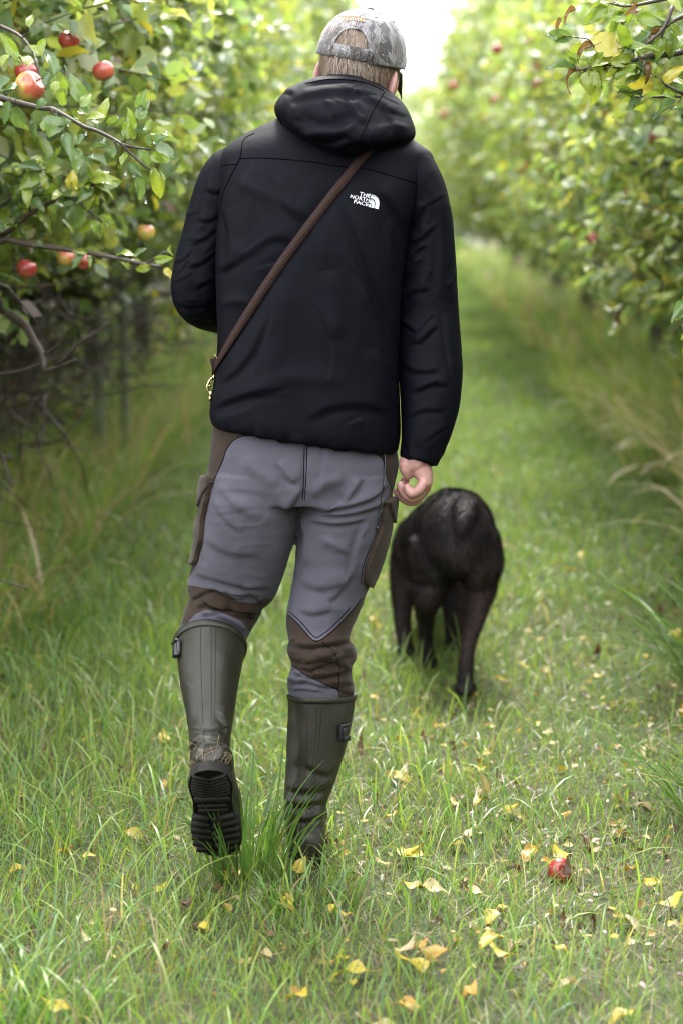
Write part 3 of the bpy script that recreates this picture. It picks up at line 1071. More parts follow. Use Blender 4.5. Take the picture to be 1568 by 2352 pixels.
# --- body: one skin, from the crown to the soles, mostly inside the clothes
bp = []
bp.append(ellipsoid(hd(0, -0.004, 0.012), (0.076, 0.094, 0.074), HR))
bp.append(ellipsoid(hd(0, 0.030, -0.045), (0.070, 0.066, 0.075), HR))
bp.append(ellipsoid(hd(0, 0.062, -0.090), (0.034, 0.028, 0.026), HR))      # chin
bp.append(tube([hd(0, 0.090, 0.005), hd(0, 0.108, -0.028), hd(0, 0.100, -0.040)], [0.010, 0.014, 0.010], 8))  # nose
bp.append(ellipsoid(hd(0, 0.086, -0.066), (0.022, 0.012, 0.010), HR))      # lips
for s in (-1, 1):
    bp.append(ellipsoid(hd(s * 0.030, 0.080, 0.016), (0.020, 0.010, 0.008), HR))   # brows
    bp.append(ellipsoid(hd(s * 0.034, 0.070, -0.030), (0.020, 0.016, 0.016), HR))  # cheeks
    bp.append(ellipsoid(hd(s * 0.048, 0.050, -0.035), (0.028, 0.036, 0.044), HR))  # cheekbones and jaw
    er = HR @ np.array(Matrix.Rotation(R(s * 28), 3, 'Z')) @ np.array(Matrix.Rotation(R(-12), 3, 'X'))
    bp.append(ellipsoid(hd(s * 0.080 + 0.003, -0.012, -0.048), (0.0085, 0.019, 0.034), er))   # ears
neck = P(812, 300, 4.60)
bp.append(tube([hd(0, -0.010, -0.06), neck, P(800, 420, 4.58)], [0.060, 0.060, 0.075], 16))
bp.append(loft_px([((560, 330), (960, 360), 4.58, 0.075), ((535, 430), (930, 450), 4.56, 0.095), ((540, 600), (890, 610), 4.54, 0.10), ((555, 780), (880, 790), 4.52, 0.09), ((530, 960), (880, 975), 4.51, 0.095), ((520, 1060), (870, 1070), 4.50, 0.10), ((520, 1150), (870, 1150), 4.50, 0.095)], sub=2))
def limb(pts, rad, n=14): bp.append(tube([P(*p) for p in pts], rad, n))
limb([(930, 400, 4.57), (985, 600, 4.56), (990, 760, 4.54), (972, 930, 4.50), (957, 1045, 4.455), (960, 1066, 4.45)], [0.052, 0.046, 0.038, 0.036, 0.026, 0.025])
limb([(545, 400, 4.57), (482, 540, 4.573), (462, 645, 4.575), (505, 712, 4.66), (600, 730, 4.74)], [0.05, 0.042, 0.032, 0.030, 0.026])
limb([(600, 730, 4.74), (625, 735, 4.76), (655, 742, 4.77)], [0.026, 0.03, 0.025])
for k in range(4):
    limb([(650, 728 + 9 * k, 4.77), (685, 730 + 11 * k, 4.785), (700, 736 + 11 * k, 4.775), (700, 742 + 11 * k, 4.755)], [0.0095, 0.009, 0.0085, 0.008], 8)
limb([(625, 722, 4.76), (650, 700, 4.76), (672, 692, 4.76)], [0.012, 0.011, 0.009], 8)
limb([(600, 1150, 4.50), (555, 1290, 4.53), (520, 1395, 4.55)], [0.085, 0.07, 0.055])
limb([(520, 1395, 4.55), (488, 1520, 4.42), (482, 1700, 4.255), (486, 1790, 4.22), (494, 1880, 4.27)], [0.054, 0.050, 0.034, 0.034, 0.028])
limb([(785, 1150, 4.50), (765, 1290, 4.50), (735, 1430, 4.48), (738, 1600, 4.45), (710, 1850, 4.42), (702, 1945, 4.43), (705, 1955, 4.58)], [0.085, 0.07, 0.055, 0.052, 0.034, 0.036, 0.028])
# right hand, loosely curled; thumb against the forefinger
def fing(pts, rad): bp.append(tube([P(*p) for p in pts], rad, 10, 3))
bp.append(loft_px([((938, 1052), (984, 1056), 4.455, 0.020), ((940, 1072), (992, 1078), 4.45, 0.021), ((950, 1092), (993, 1098), 4.448, 0.022), ((962, 1110), (992, 1112), 4.448, 0.021), ((968, 1122), (984, 1122), 4.448, 0.014)], n=18, ex=2.3))
fing([(945, 1050, 4.462), (931, 1064, 4.450), (933, 1082, 4.446), (940, 1097, 4.452)], [0.018, 0.0165, 0.0135, 0.0095])
fing([(974, 1106, 4.432), (960, 1127, 4.428), (945, 1134, 4.432), (937, 1124, 4.436), (931, 1113, 4.440)], [0.0115, 0.0105, 0.010, 0.0095, 0.008])
fing([(980, 1112, 4.446), (956, 1141, 4.446), (936, 1140, 4.448), (922, 1124, 4.450), (917, 1107, 4.452)], [0.012, 0.011, 0.0105, 0.010, 0.008])
fing([(980, 1116, 4.462), (952, 1151, 4.464), (930, 1147, 4.466), (915, 1134, 4.468), (909, 1123, 4.470)], [0.012, 0.011, 0.0105, 0.010, 0.008])
fing([(972, 1112, 4.480), (945, 1145, 4.484), (930, 1132, 4.484), (928, 1110, 4.476), (932, 1096, 4.470)], [0.0115, 0.011, 0.0105, 0.010, 0.0085])
BV, BF = fuse(bp, 0.0036, 4, 0.45)
body = link('body', fast_mesh('body', BV, BF), M['skin'], PER)
BODY_BVH = bvh_of(BV, BF)

# --- eyes (out of sight from here, but a face has them)
M['eye'] = flat_mat('eye', (0.6, 0.6, 0.58), 0.2, var=0.05)
for s in (-1, 1):
    V, F = ellipsoid(hd(s * 0.030, 0.078, -0.002), (0.013, 0.011, 0.010), HR, 12, 8)
    link('eye', fast_mesh('eye', V, F), M['eye'], PER)

# --- hair: strands rooted on the scalp below and through the cap
def strands(root, nor, flow, length, width, col, lift=0.12, seg=3):
    n = len(root)
    d0 = nrm(flow - nor * np.sum(flow * nor, 1, keepdims=True))
    side = nrm(np.cross(d0, nor))
    pts = [root]
    for k in range(seg):
        dd = nrm(d0 + nor * (lift * (1 - 0.75 * k / seg)) + RNG.normal(0, 0.12, (n, 3)))
        pts.append(pts[-1] + dd * (length / seg)[:, None])
    V = []
    for k in range(seg):
        w = (width * (1 - 0.6 * k / seg))[:, None] / 2
        V += [pts[k] - side * w, pts[k] + side * w]
    V.append(pts[seg])
    nv = 2 * seg + 1
    base = (np.arange(n) * nv)[:, None]
    Q = np.vstack([base + np.array([[2 * k, 2 * k + 1, 2 * k + 3, 2 * k + 2]]) for k in range(seg - 1)])
    T = base + np.array([[2 * seg - 2, 2 * seg - 1, 2 * seg]])
    return np.stack(V, 1).reshape(-1, 3), [Q, T], np.repeat(col[:, None], nv, 1).reshape(-1, 3)

n = 13000
a = RNG.uniform(-2.25, 2.25, n)                 # azimuth from the back of the head
z = RNG.uniform(-0.098, 0.052, n)
k = (z > -0.085 - 0.02 * np.cos(a)) & ~(((a > 1.35) | (a < -1.85)) & (z < -0.012))
a, z = a[k], z[k]
zz = np.clip(z, -0.09, 0.07)
rr = np.sqrt(np.clip(1 - ((zz - 0.012) / 0.115) ** 2, 0.1, 1))
loc = np.stack([0.080 * rr * np.sin(a), -0.004 - 0.099 * rr * np.cos(a), z], 1)
loc[:, 1] += np.clip(-z - 0.03, 0, 1) * 0.35 * np.cos(a)
nl = nrm(loc / np.array([0.080, 0.099, 0.115]) ** 2 * np.array([1, 1, 0.8]))
fl = np.stack([0.30 * np.sin(a * 1.3) + 0.12, -0.15 * np.cos(a), -np.ones(len(a))], 1)
rt = HC + loc @ HR.T
cc = np.array([[0.22, 0.160, 0.115]]) * RNG.uniform(0.45, 1.45, (len(a), 1)) * np.array([1, 1, 1])
sv = strands(rt, nl @ HR.T, fl @ HR.T, RNG.uniform(0.022, 0.042, len(a)), RNG.uniform(0.0007, 0.0013, len(a)), cc, 0.22)
hv = fast_mesh('hair', sv[0], sv[1], True, sv[2])
hair = link('hair', hv, M['hair'], PER)
tag(hair, 'short mousy fair hair below the cap', kind='stuff')
# close hair cap under the strands so that no scalp shows
a2, z2 = np.meshgrid(np.linspace(-2.3, 2.3, 60), np.linspace(-0.078, 0.062, 26))
rr = np.sqrt(np.clip(1 - ((z2 - 0.012) / 0.115) ** 2, 0.08, 1))
zl = np.where((a2 > 1.3) | (a2 < -1.8), np.maximum(z2, -0.012), z2)
loc = np.stack([0.0795 * rr * np.sin(a2), -0.004 - 0.0985 * rr * np.cos(a2) + np.clip(-z2 - 0.03, 0, 1) * 0.35 * np.cos(a2), zl], -1).reshape(-1, 3)
i, j = np.meshgrid(np.arange(25), np.arange(59), indexing='ij')
q = np.stack([i * 60 + j, i * 60 + j + 1, (i + 1) * 60 + j + 1, (i + 1) * 60 + j], -1).reshape(-1, 4)
link('hair_base', fast_mesh('hair_base', HC + loc @ HR.T, q, True, np.tile(np.array([[0.12, 0.085, 0.06]]), (len(loc), 1))), M['hair'], hair)

# --- cap
m, nt, b, o = new_mat('camouflage_cloth')
tcn = nt.nodes.new('ShaderNodeTexCoord')
n1 = noise_node(nt, 26, 5, 0.6, dist=1.2)
n2 = noise_node(nt, 75, 6, 0.75, dist=2.0)
vo = nt.nodes.new('ShaderNodeTexVoronoi'); vo.inputs['Scale'].default_value = 38
vo.feature = 'F1'
mpn = nt.nodes.new('ShaderNodeMapping'); mpn.inputs['Scale'].default_value = (1.3, 1.0, 0.55)
ad = nt.nodes.new('ShaderNodeVectorMath'); ad.operation = 'MULTIPLY_ADD'
nt.links.new(n1.outputs['Color'], ad.inputs[0]); ad.inputs[1].default_value = (0.05, 0.05, 0.05)
nt.links.new(tcn.outputs['Object'], ad.inputs[2])
nt.links.new(ad.outputs[0], mpn.inputs['Vector'])
nt.links.new(mpn.outputs[0], vo.inputs['Vector'])
sp = nt.nodes.new('ShaderNodeSeparateColor')
nt.links.new(vo.outputs['Color'], sp.inputs[0])
r1 = ramp(nt, sp.outputs[0], [(0.0, (0.056, 0.052, 0.052)), (0.35, (0.098, 0.093, 0.095)), (0.55, (0.026, 0.024, 0.022)), (0.75, (0.135, 0.129, 0.133)), (0.92, (0.068, 0.060, 0.054))], 'CONSTANT')
r2 = ramp(nt, n2.outputs[0], [(0.50, (0, 0, 0)), (0.56, (1, 1, 1))])
r3 = ramp(nt, n1.outputs[0], [(0.50, (0, 0, 0)), (0.60, (1, 1, 1))])
mm = nt.nodes.new('ShaderNodeMath'); mm.operation = 'MULTIPLY'
nt.links.new(r2.outputs[0], mm.inputs[0]); nt.links.new(r3.outputs[0], mm.inputs[1])
c = mixc(nt, mm.outputs[0], r1.outputs[0], (0.26, 0.26, 0.275))
n5 = noise_node(nt, 150, 4, 0.7, vec_scale=(1, 1, 0.4))      # bark-like streaks
r5 = ramp(nt, n5.outputs[0], [(0.36, (0.55,) * 3), (0.52, (1.08,) * 3)])
nt.links.new(mixc(nt, 1.0, c, r5.outputs[0], 'MULTIPLY'), b.inputs['Base Color'])
b.inputs['Roughness'].default_value = 0.85
b.inputs['Sheen Weight'].default_value = 0.15
add_bump(nt, b, noise_node(nt, 900, 2, 0.5).outputs[0], 0.25, 0.0006)
M['camo'] = m
M['brim_under'] = flat_mat('brim_underside', (0.015, 0.017, 0.012), 0.8, var=0.5, scale=60)

CA, CB, CH = 0.0935, 0.114, 0.100      # half width, half length, dome height
def cap_pt(az, el, k=1.0):
    """az from the back of the cap (0) to the right; el from the rim plane to the crown"""
    ce = math.cos(el) ** 0.88 if el > 0 else 1.0 + 0.10 * el
    return cp(CA * k * ce * math.sin(az), -CB * k * ce * math.cos(az), CH * k * math.sin(el) if el > 0 else 0.09 * el)
OPEN_HW, OPEN_EL = 0.44, 0.58
def cap_bottom(az):
    d = abs((az + math.pi) % (2 * math.pi) - math.pi)
    if d < OPEN_HW:
        return 0.06 + (OPEN_EL - 0.06) * max(0.0, 1 - (d / OPEN_HW) ** 2.6) ** 0.5
    return -0.10
azs = np.concatenate([np.linspace(-OPEN_HW, OPEN_HW, 41), [OPEN_HW + 0.002], np.linspace(OPEN_HW + 0.03, 2 * math.pi - OPEN_HW - 0.03, 110), [2 * math.pi - OPEN_HW - 0.002]])
rows = 30
V = []
for a in azs:
    lo = cap_bottom(a)
    for k in range(rows):
        t = k / rows
        V.append(cap_pt(a, lo + (math.pi / 2 - lo) * t))
V.append(cap_pt(0, math.pi / 2))
na = len(azs)
q, t3 = [], []
for i in range(na):
    i2 = (i + 1) % na
    for k in range(rows - 1):
        q.append([i * rows + k, i2 * rows + k, i2 * rows + k + 1, i * rows + k + 1])
    t3.append([i * rows + rows - 1, i2 * rows + rows - 1, na * rows])
CAPV, CAPF = np.array(V), [np.array(q), np.array(t3)]
CN = normals(CAPV, CAPF)
ctr = cp(0, 0, 0.03)
CN = np.where((np.sum(CN * (CAPV - ctr), 1) < 0)[:, None], -CN, CN)
CAPV = CAPV + CN * (0.0012 * vnoise(CAPV * 45, 3) + 0.001 * vnoise(CAPV * 20, 4))[:, None]
me = fast_mesh('cap', CAPV, CAPF)
cap = link('cap', me, M['camo'], PER)
md = cap.modifiers.new('thick', 'SOLIDIFY'); md.thickness = 0.0022; md.offset = 0 
tag(cap, 'grey leaf-camouflage baseball cap with open back and strap')
CAP_BVH = bvh_of(CAPV, CAPF)
# edge binding of the opening, rear strap, seams, eyelets, button, brim
arch = [cap_pt(a, cap_bottom(a), 1.008) for a in np.linspace(-OPEN_HW, OPEN_HW, 41)]
V, F = tube(arch, 0.0022, 6, 1)
link('opening_binding', fast_mesh('opening_binding', V, F), M['camo'], cap)
sa = np.linspace(-OPEN_HW - 0.10, OPEN_HW + 0.06, 24)
top = [cap_pt(a, 0.19, 1.012) for a in sa]
bot = [cap_pt(a, -0.07, 1.012) for a in sa]
top_i = [cap_pt(a, 0.19, 0.995) for a in sa]
bot_i = [cap_pt(a, -0.07, 0.995) for a in sa]
Vs = np.vstack([top, bot, bot_i, top_i])
k = len(sa)
q = [[r_ * k + i, r_ * k + i + 1, ((r_ + 1) % 4) * k + i + 1, ((r_ + 1) % 4) * k + i] for r_ in range(4) for i in range(k - 1)]
q += [[0, k, 2 * k, 3 * k], [k - 1, 4 * k - 1, 3 * k - 1, 2 * k - 1]]
link('rear_strap', fast_mesh('rear_strap', Vs, np.array(q), False), M['camo'], cap)
sl = []
for az in (-0.03, 0.03, 1.047 + 0.03, 1.047 - 0.03, -1.047, 2.09, -2.09):
    lo = cap_bottom(az) + 0.02
    sl.append(tube([cap_pt(az, e, 1.004) for e in np.linspace(lo, 1.5, 16)], 0.0006, 4, 1))
for d in (0.004, 0.010):
    sl.append(tube([cap_pt(s * (OPEN_HW + 0.06 + d * 4), e, 1.004) for s in (1,) for e in np.linspace(-0.08, 0.25, 8)], 0.0006, 4, 1))
    sl.append(tube([cap_pt(-(OPEN_HW + 0.06 + d * 4), e, 1.004) for e in np.linspace(-0.08, 0.25, 8)], 0.0006, 4, 1))
for V, F in sl: link('seam', fast_mesh('cap_seam', V, F), M['seam'], cap)
for az, el in ((-0.50, 1.02), (0.56, 1.02), (1.57, 1.0), (-1.57, 1.0), (2.6, 1.0), (-2.6, 1.0)):
    c0, c1 = cap_pt(az, el, 1.0), cap_pt(az, el, 1.012)
    rr_ = nrm(c1 - c0)
    t1 = nrm(np.cross(rr_, [0, 0, 1])); t2 = np.cross(rr_, t1)
    rot = np.stack([t1, t2, rr_], 1)
    V, F = ellipsoid(c0 + rr_ * 0.0006, (0.0040, 0.0032, 0.0014), rot, 12, 6)
    link('eyelet', fast_mesh('eyelet', V, F), M['black'], cap)
V, F = ellipsoid(cap_pt(0, math.pi / 2) + np.array([0, 0, 0.002]), (0.0085, 0.0085, 0.0042), HR_C, 16, 8)
link('button', fast_mesh('cap_button', V, F), M['black'], cap)
# brim: curved sheet in front
bu, bw = 22, 14
V = []
for side in (0, 1):
    for i in range(bu):
        az = math.pi + (i / (bu - 1) - 0.5) * 2.1
        for k in range(bw):
            t = k / (bw - 1)
            p0 = np.array([CA * math.sin(az), -CB * math.cos(az)])
            out = np.array([0.55 * math.sin(az) * 0.02, 0.072 * max(0.0, math.cos((az - math.pi) * 1.35)) ** 0.45])
            xy = p0 + out * t
            xy[0] *= 1 - 0.08 * t
            drop = -0.004 - 0.030 * t - 6.2 * (xy[0] ** 2) * (0.35 + 0.65 * t)
            V.append(cp(xy[0], xy[1], drop - 0.003 * side))
V = np.array(V)
q = []
for side in (0, 1):
    o_ = side * bu * bw
    for i in range(bu - 1):
        for k in range(bw - 1):
            f = [o_ + i * bw + k, o_ + (i + 1) * bw + k, o_ + (i + 1) * bw + k + 1, o_ + i * bw + k + 1]
            q.append(f if side == 0 else f[::-1])
for i in range(bu - 1):
    a_ = i * bw + bw - 1
    q.append([a_, a_ + bw, a_ + bw + bu * bw, a_ + bu * bw])
link('brim', fast_mesh('brim', V, np.array(q)), M['brim_under'], cap)

# --- jacket
TORSO = [((655, 262), (905, 290), 4.60, 0.085), ((590, 296), (955, 328), 4.59, 0.105), ((530, 330), (990, 352), 4.585, 0.12), ((505, 362), (995, 385), 4.58, 0.128),
         ((502, 430), (975, 445), 4.565, 0.138), ((498, 520), (945, 530), 4.555, 0.145), ((497, 620), (930, 625), 4.545, 0.148), ((498, 710), (920, 716), 4.535, 0.148),
         ((499, 780), (916, 796), 4.525, 0.146), ((494, 850), (916, 872), 4.515, 0.145), ((486, 905), (918, 942), 4.51, 0.146), ((481, 945), (919, 995), 4.505, 0.146), ((485, 968), (914, 1028), 4.50, 0.138), ((489, 975), (910, 1036), 4.50, 0.128)]
JV, JF = fuse([loft_px(TORSO, 60, 2.35, 5, True, True)], 0.0036, 8)
strap_px = [(884, 296), (858, 333), (830, 364), (790, 415), (745, 471), (700, 531), (655, 592), (612, 656), (570, 722), (532, 784), (508, 826), (494, 852)]
JST = [
    (strap_px, 26, -0.0065), 
    ([(800, 470), (822, 540), (850, 620), (882, 705), (914, 800)], 13, 0.0075, 's'),
    ([(700, 440), (716, 500), (738, 560), (752, 620)], 20, 0.0040),
    ([(868, 430), (905, 470), (930, 520)], 14, 0.0045, 's'),
    ([(560, 600), (590, 560), (640, 540), (700, 560)], 16, 0.004, 's'),
    ([(545, 420), (600, 440), (660, 470), (710, 500)], 14, 0.0035),
    ([(640, 640), (650, 720), (640, 800), (600, 870)], 26, 0.0045),
    ([(760, 620), (775, 700), (770, 780)], 24, 0.0040),
    ([(820, 640), (850, 720), (880, 800), (895, 880)], 16, 0.004),
    ([(484, 935), (530, 915), (590, 898), (660, 893)], 13, 0.0055, 's'),
    ([(560, 905), (640, 870), (720, 868), (800, 880)], 22, 0.0035),
    ([(700, 960), (760, 930), (830, 925), (900, 940)], 16, 0.0045, 's'),
    ([(505, 700), (540, 690), (580, 700)], 14, 0.004), ([(503, 620), (540, 600), (570, 570)], 12, 0.0045, 's'),
    ([(520, 480), (535, 540), (530, 610)], 12, 0.004, 's'), ([(905, 620), (890, 560), (900, 500)], 12, 0.004),
    ([(500, 880), (540, 850), (580, 800), (600, 740)], 12, 0.004, 's'), ([(905, 900), (880, 860), (860, 800)], 12, 0.004, 's'),
    ([(560, 400), (575, 470), (560, 540)], 16, 0.004), ([(640, 400), (650, 450), (690, 510)], 12, 0.003, 's'),
]
JST += rand_strokes(9, (510, 440, 900, 930), lambda x, y: (60 if x > 720 else 118) + (y - 650) * 0.05, 0.5, (60, 190), (5, 9), (0.0008, 0.0018), 5) + rand_strokes(3, (500, 900, 900, 985), 175, 0.35, (40, 110), (4, 6), (0.0015, 0.003), 6)
JV = folds(JV, JF, [(s[0], s[1] * (0.9 if i_ else 1), s[2] * (1.0 if i_ else 1)) + tuple(s[3:]) for i_, s in enumerate(JST)])
JV = crumple(JV, JF, 5.5, 0.0018, 71, (1, 1, 0.55))
JV = crumple(JV, JF, 15, 0.0006, 171, (1, 1, 0.7))
JN = normals(JV, JF)
Q = proj(JV)
hem = np.clip((Q[:, 1] - (966 + (Q[:, 0] - 485) * 0.145)) / 22, 0, 1)     # elastic hem gathers
JV = JV + JN * (0.0014 * vnoise(JV * np.array([12, 12, 7]), 7) + 0.0005 * vnoise(JV * np.array([34, 34, 10]), 8) + hem * 0.0040 * vnoise(JV * np.array([70, 70, 14]), 9))[:, None]
jacket = link('jacket', fast_mesh('jacket', JV, JF), M['jacket'], PER)
tag(jacket, 'black hooded waterproof jacket with white embroidered emblem')
JB = bvh_of(JV, JF)

# sleeves
RS = [((880, 410), (985, 348), 4.575, 0.075), ((915, 455), (1016, 408), 4.57, 0.075), ((931, 520), (1036, 490), 4.565, 0.072), ((925, 590), (1044, 570), 4.558, 0.070), ((916, 670), (1050, 660), 4.548, 0.068), ((913, 740), (1055, 740), 4.538, 0.066),
      ((914, 810), (1060, 820), 4.520, 0.064), ((916, 880), (1060, 882), 4.502, 0.062), ((919, 940), (1050, 950), 4.486, 0.058), ((921, 990), (1034, 1006), 4.470, 0.052), ((920, 1022), (1018, 1040), 4.462, 0.046), ((917, 1046), (1004, 1066), 4.458, 0.042), ((921, 1052), (998, 1071), 4.457, 0.040)]
SV, SF = fuse([loft_px(RS, 44, 2.1, 5)], 0.004, 6)
RST = [([(938, 520), (960, 492), (975, 470)], 8, 0.006, 's'), ([(940, 556), (966, 545), (985, 520)], 9, 0.0075, 's'), ([(930, 600), (955, 575), (975, 560)], 8, 0.006, 's'),
       ([(922, 640), (945, 612), (965, 590)], 9, 0.0065, 's'), ([(918, 690), (945, 668), (985, 660)], 10, 0.005, 's'), ([(918, 732), (945, 752), (960, 762)], 8, 0.006, 's'),
       ([(950, 790), (975, 770), (1000, 745)], 10, 0.006, 's'), ([(990, 420), (1008, 500), (1012, 600), (1005, 690)], 14, 0.005, 's'), ([(920, 830), (960, 850), (1010, 845)], 12, 0.005, 's'),
       ([(940, 900), (985, 880), (1030, 880)], 12, 0.005, 's'), ([(925, 960), (970, 940), (1020, 940)], 10, 0.004, 's'), ([(1020, 720), (1030, 800), (1040, 860)], 9, 0.004)]
RST += rand_strokes(13, (925, 440, 1045, 1000), -38, 0.45, (35, 90), (3.5, 6.5), (0.0018, 0.0036), 7)
SV = folds(SV, SF, [(s[0], s[1] * 0.72, s[2] * 0.85, 's') for s in RST])
SV = crumple(SV, SF, 8.5, 0.0012, 75, (1, 1, 0.8))
SV = crumple(SV, SF, 19, 0.0007, 175)
SN = normals(SV, SF)
Q = proj(SV)
cu = np.clip((Q[:, 1] - (1008 + (Q[:, 0] - 920) * 0.2)) / 14, 0, 1)
SV = SV + SN * (0.0010 * vnoise(SV * 14, 17) + 0.0004 * vnoise(SV * 42, 18) + cu * 0.0040 * vnoise(SV * np.array([85, 85, 18]), 19))[:, None]
rs = link('sleeve', fast_mesh('sleeve_right', SV, SF), M['jacket'], jacket)
# bent arm on the other side, forearm reaching forward
pts = [P(600, 380, 4.58), P(530, 400, 4.58), P(497, 470, 4.575), P(475, 545, 4.572), P(457, 612, 4.568), P(450, 668, 4.572), P(468, 698, 4.61), P(505, 712, 4.66), P(560, 725, 4.72), P(600, 728, 4.75)]
LV, LF = fuse([tube(pts, [0.055, 0.056, 0.055, 0.053, 0.053, 0.053, 0.052, 0.050, 0.045, 0.036], 32, 6)], 0.004, 6)
LST = [([(400, 690), (440, 700), (495, 690)], 9, 0.006, 's'), ([(415, 715), (450, 728), (495, 735)], 8, 0.006, 's'), ([(448, 660), (475, 645), (500, 640)], 9, 0.006, 's'), ([(430, 612), (465, 600), (498, 570)], 9, 0.005, 's'),
       ([(455, 500), (480, 505), (500, 490)], 8, 0.005, 's'), ([(485, 400), (478, 460), (462, 530)], 12, 0.005, 's'), ([(440, 560), (470, 545), (498, 520)], 8, 0.004, 's'), ([(470, 430), (500, 440), (520, 420)], 9, 0.005, 's')]
LV[:, 0] *= 1.0
LST += rand_strokes(10, (405, 420, 500, 740), -32, 0.45, (30, 80), (3.5, 6.5), (0.0018, 0.0034), 8)
LV = folds(LV, LF, [(s[0], s[1] * 0.72, s[2] * 0.8, 's') for s in LST])
LV = crumple(LV, LF, 8.5, 0.0012, 79, (1, 1, 0.8))
LV = crumple(LV, LF, 19, 0.0007, 179)
LN = normals(LV, LF)
LV = LV + LN * (0.0010 * vnoise(LV * 14, 27) + 0.0004 * vnoise(LV * 40, 28))[:, None]
ls = link('sleeve', fast_mesh('sleeve_left', LV, LF), M['jacket'], jacket)

# hood lying on the shoulders
HD = [((748, 176), (826, 178), 4.585, 0.080), ((702, 186), (872, 196), 4.58, 0.115), ((664, 204), (908, 224), 4.575, 0.135), ((640, 228), (932, 250), 4.565, 0.148), ((631, 252), (946, 278), 4.56, 0.157), ((640, 276), (953, 302), 4.555, 0.163), ((658, 298), (948, 320), 4.55, 0.165), ((690, 324), (918, 334), 4.552, 0.160), ((728, 344), (870, 345), 4.556, 0.150), ((766, 356), (826, 356), 4.56, 0.135)]
HV, HF = fuse([loft_px(HD, 60, 2.15, 5, True, True)], 0.0042, 6)
HST = [([(668, 226), (720, 214), (790, 208), (850, 222)], 11, 0.008, 's'), ([(690, 262), (730, 286), (780, 282), (810, 262)], 17, -0.012), ([(676, 240), (672, 268), (690, 296), (730, 320)], 11, 0.009),
       ([(690, 300), (740, 306), (800, 296), (828, 268)], 10, 0.008), ([(800, 230), (812, 256), (836, 286)], 9, 0.009, 's'), ([(744, 228), (760, 246), (768, 270)], 7, 0.005, 's'),
       ([(830, 222), (870, 236), (905, 262)], 9, 0.006, 's'), ([(770, 344), (800, 326), (850, 322), (905, 322)], 9, 0.010, 's'), ([(860, 300), (900, 290), (940, 296)], 10, 0.006), ([(650, 290), (690, 316), (740, 338)], 8, 0.006),
       ([(700, 200), (740, 190), (800, 186), (850, 198)], 6, 0.005, 's'), ([(880, 250), (900, 280), (905, 310)], 8, 0.005, 's'), ([(720, 326), (760, 330), (800, 312)], 8, -0.007)]
HST += rand_strokes(22, (660, 200, 930, 340), 10, 0.7, (30, 90), (3.5, 6.5), (0.0016, 0.0034), 9)
HV = folds(HV, HF, [(s[0], s[1] * 0.85, s[2] * 0.68) + tuple(s[3:]) for s in HST])
HV = crumple(HV, HF, 9, 0.0016, 83)
HV = crumple(HV, HF, 20, 0.0008, 183)
HN = normals(HV, HF)
HV = HV + HN * (0.0014 * vnoise(HV * 12, 37) + 0.0004 * vnoise(HV * 38, 38))[:, None]
hood = link('hood', fast_mesh('hood', HV, HF), M['jacket'], jacket)
HB = bvh_of(HV, HF)

# welted seams
sl = []
for b_, ln in ((JB, [(497, 384), (520, 379), (544, 377)]), (JB, [(551, 364), (606, 363), (707, 371), (776, 382), (836, 387), (919, 410), (956, 421)]), (JB, [(585, 306), (560, 322), (551, 364), (530, 405), (514, 442), (501, 506)]),
               (JB, [(996, 364), (979, 380), (957, 423), (947, 488), (936, 520)])):
    s_ = surf_line(b_, ln, 0.0010, 0.0004)
    if s_: sl.append(s_)
for V, F in sl: link('seam', fast_mesh('jacket_seam', V, F), M['seam'], jacket)
sl = []
for ln in ([(882, 212), (868, 235), (850, 268), (836, 300), (826, 322)], [(640, 262), (650, 290), (676, 318), (720, 342)], [(702, 192), (760, 182), (830, 188), (880, 208)]):
    s_ = surf_line(HB, ln, 0.0010, 0.0004)
    if s_: sl.append(s_)
for V, F in sl: link('seam', fast_mesh('hood_seam', V, F), M['seam'], jacket)

# embroidered emblem: three words and three nested quarter arches
def text_mesh(s, bold=0.0):
    cu = bpy.data.curves.new('t', 'FONT')
    cu.body = s
    cu.offset = bold
    cu.resolution_u = 3
    cu.space_character = 1.0
    o = bpy.data.objects.new('t', cu)
    COL.objects.link(o)
    dg = bpy.context.evaluated_depsgraph_get()
    me = o.evaluated_get(dg).to_mesh()
    bmm = bmesh.new()
    bmm.from_mesh(me)
    bmesh.ops.triangulate(bmm, faces=bmm.faces[:])
    V = np.array([v.co[:2] for v in bmm.verts])
    F = np.array([[v.index for v in f.verts] for f in bmm.faces])
    bmm.free()
    o.evaluated_get(dg).to_mesh_clear()
    bpy.data.objects.remove(o)
    V -= V.min(0)
    return V / V.max(0), F

def on_surface(bvh, uv, F, off, thick=0.0012):
    top = []
    for u, v in uv:
        p, n_ = hit(bvh, u, v, off)
        top.append(p if p is not None else np.array([np.nan] * 3))
    top = np.array(top)
    ok = ~np.isnan(top[F]).any((1, 2))
    F = F[ok]
    top = np.nan_to_num(top)
    view = nrm(top - CAMP)
    V = np.vstack([top, top + view * (thick + off)])
    E = np.vstack([F[:, [0, 1]], F[:, [1, 2]], F[:, [2, 0]]])
    key = np.sort(E, 1)
    u, idx, cnt = np.unique(key, axis=0, return_index=True, return_counts=True)
    be = E[idx[cnt == 1]]
    n_ = len(top)
    q = np.stack([be[:, 0], be[:, 1], be[:, 1] + n_, be[:, 0] + n_], 1)
    return V, [q, F]

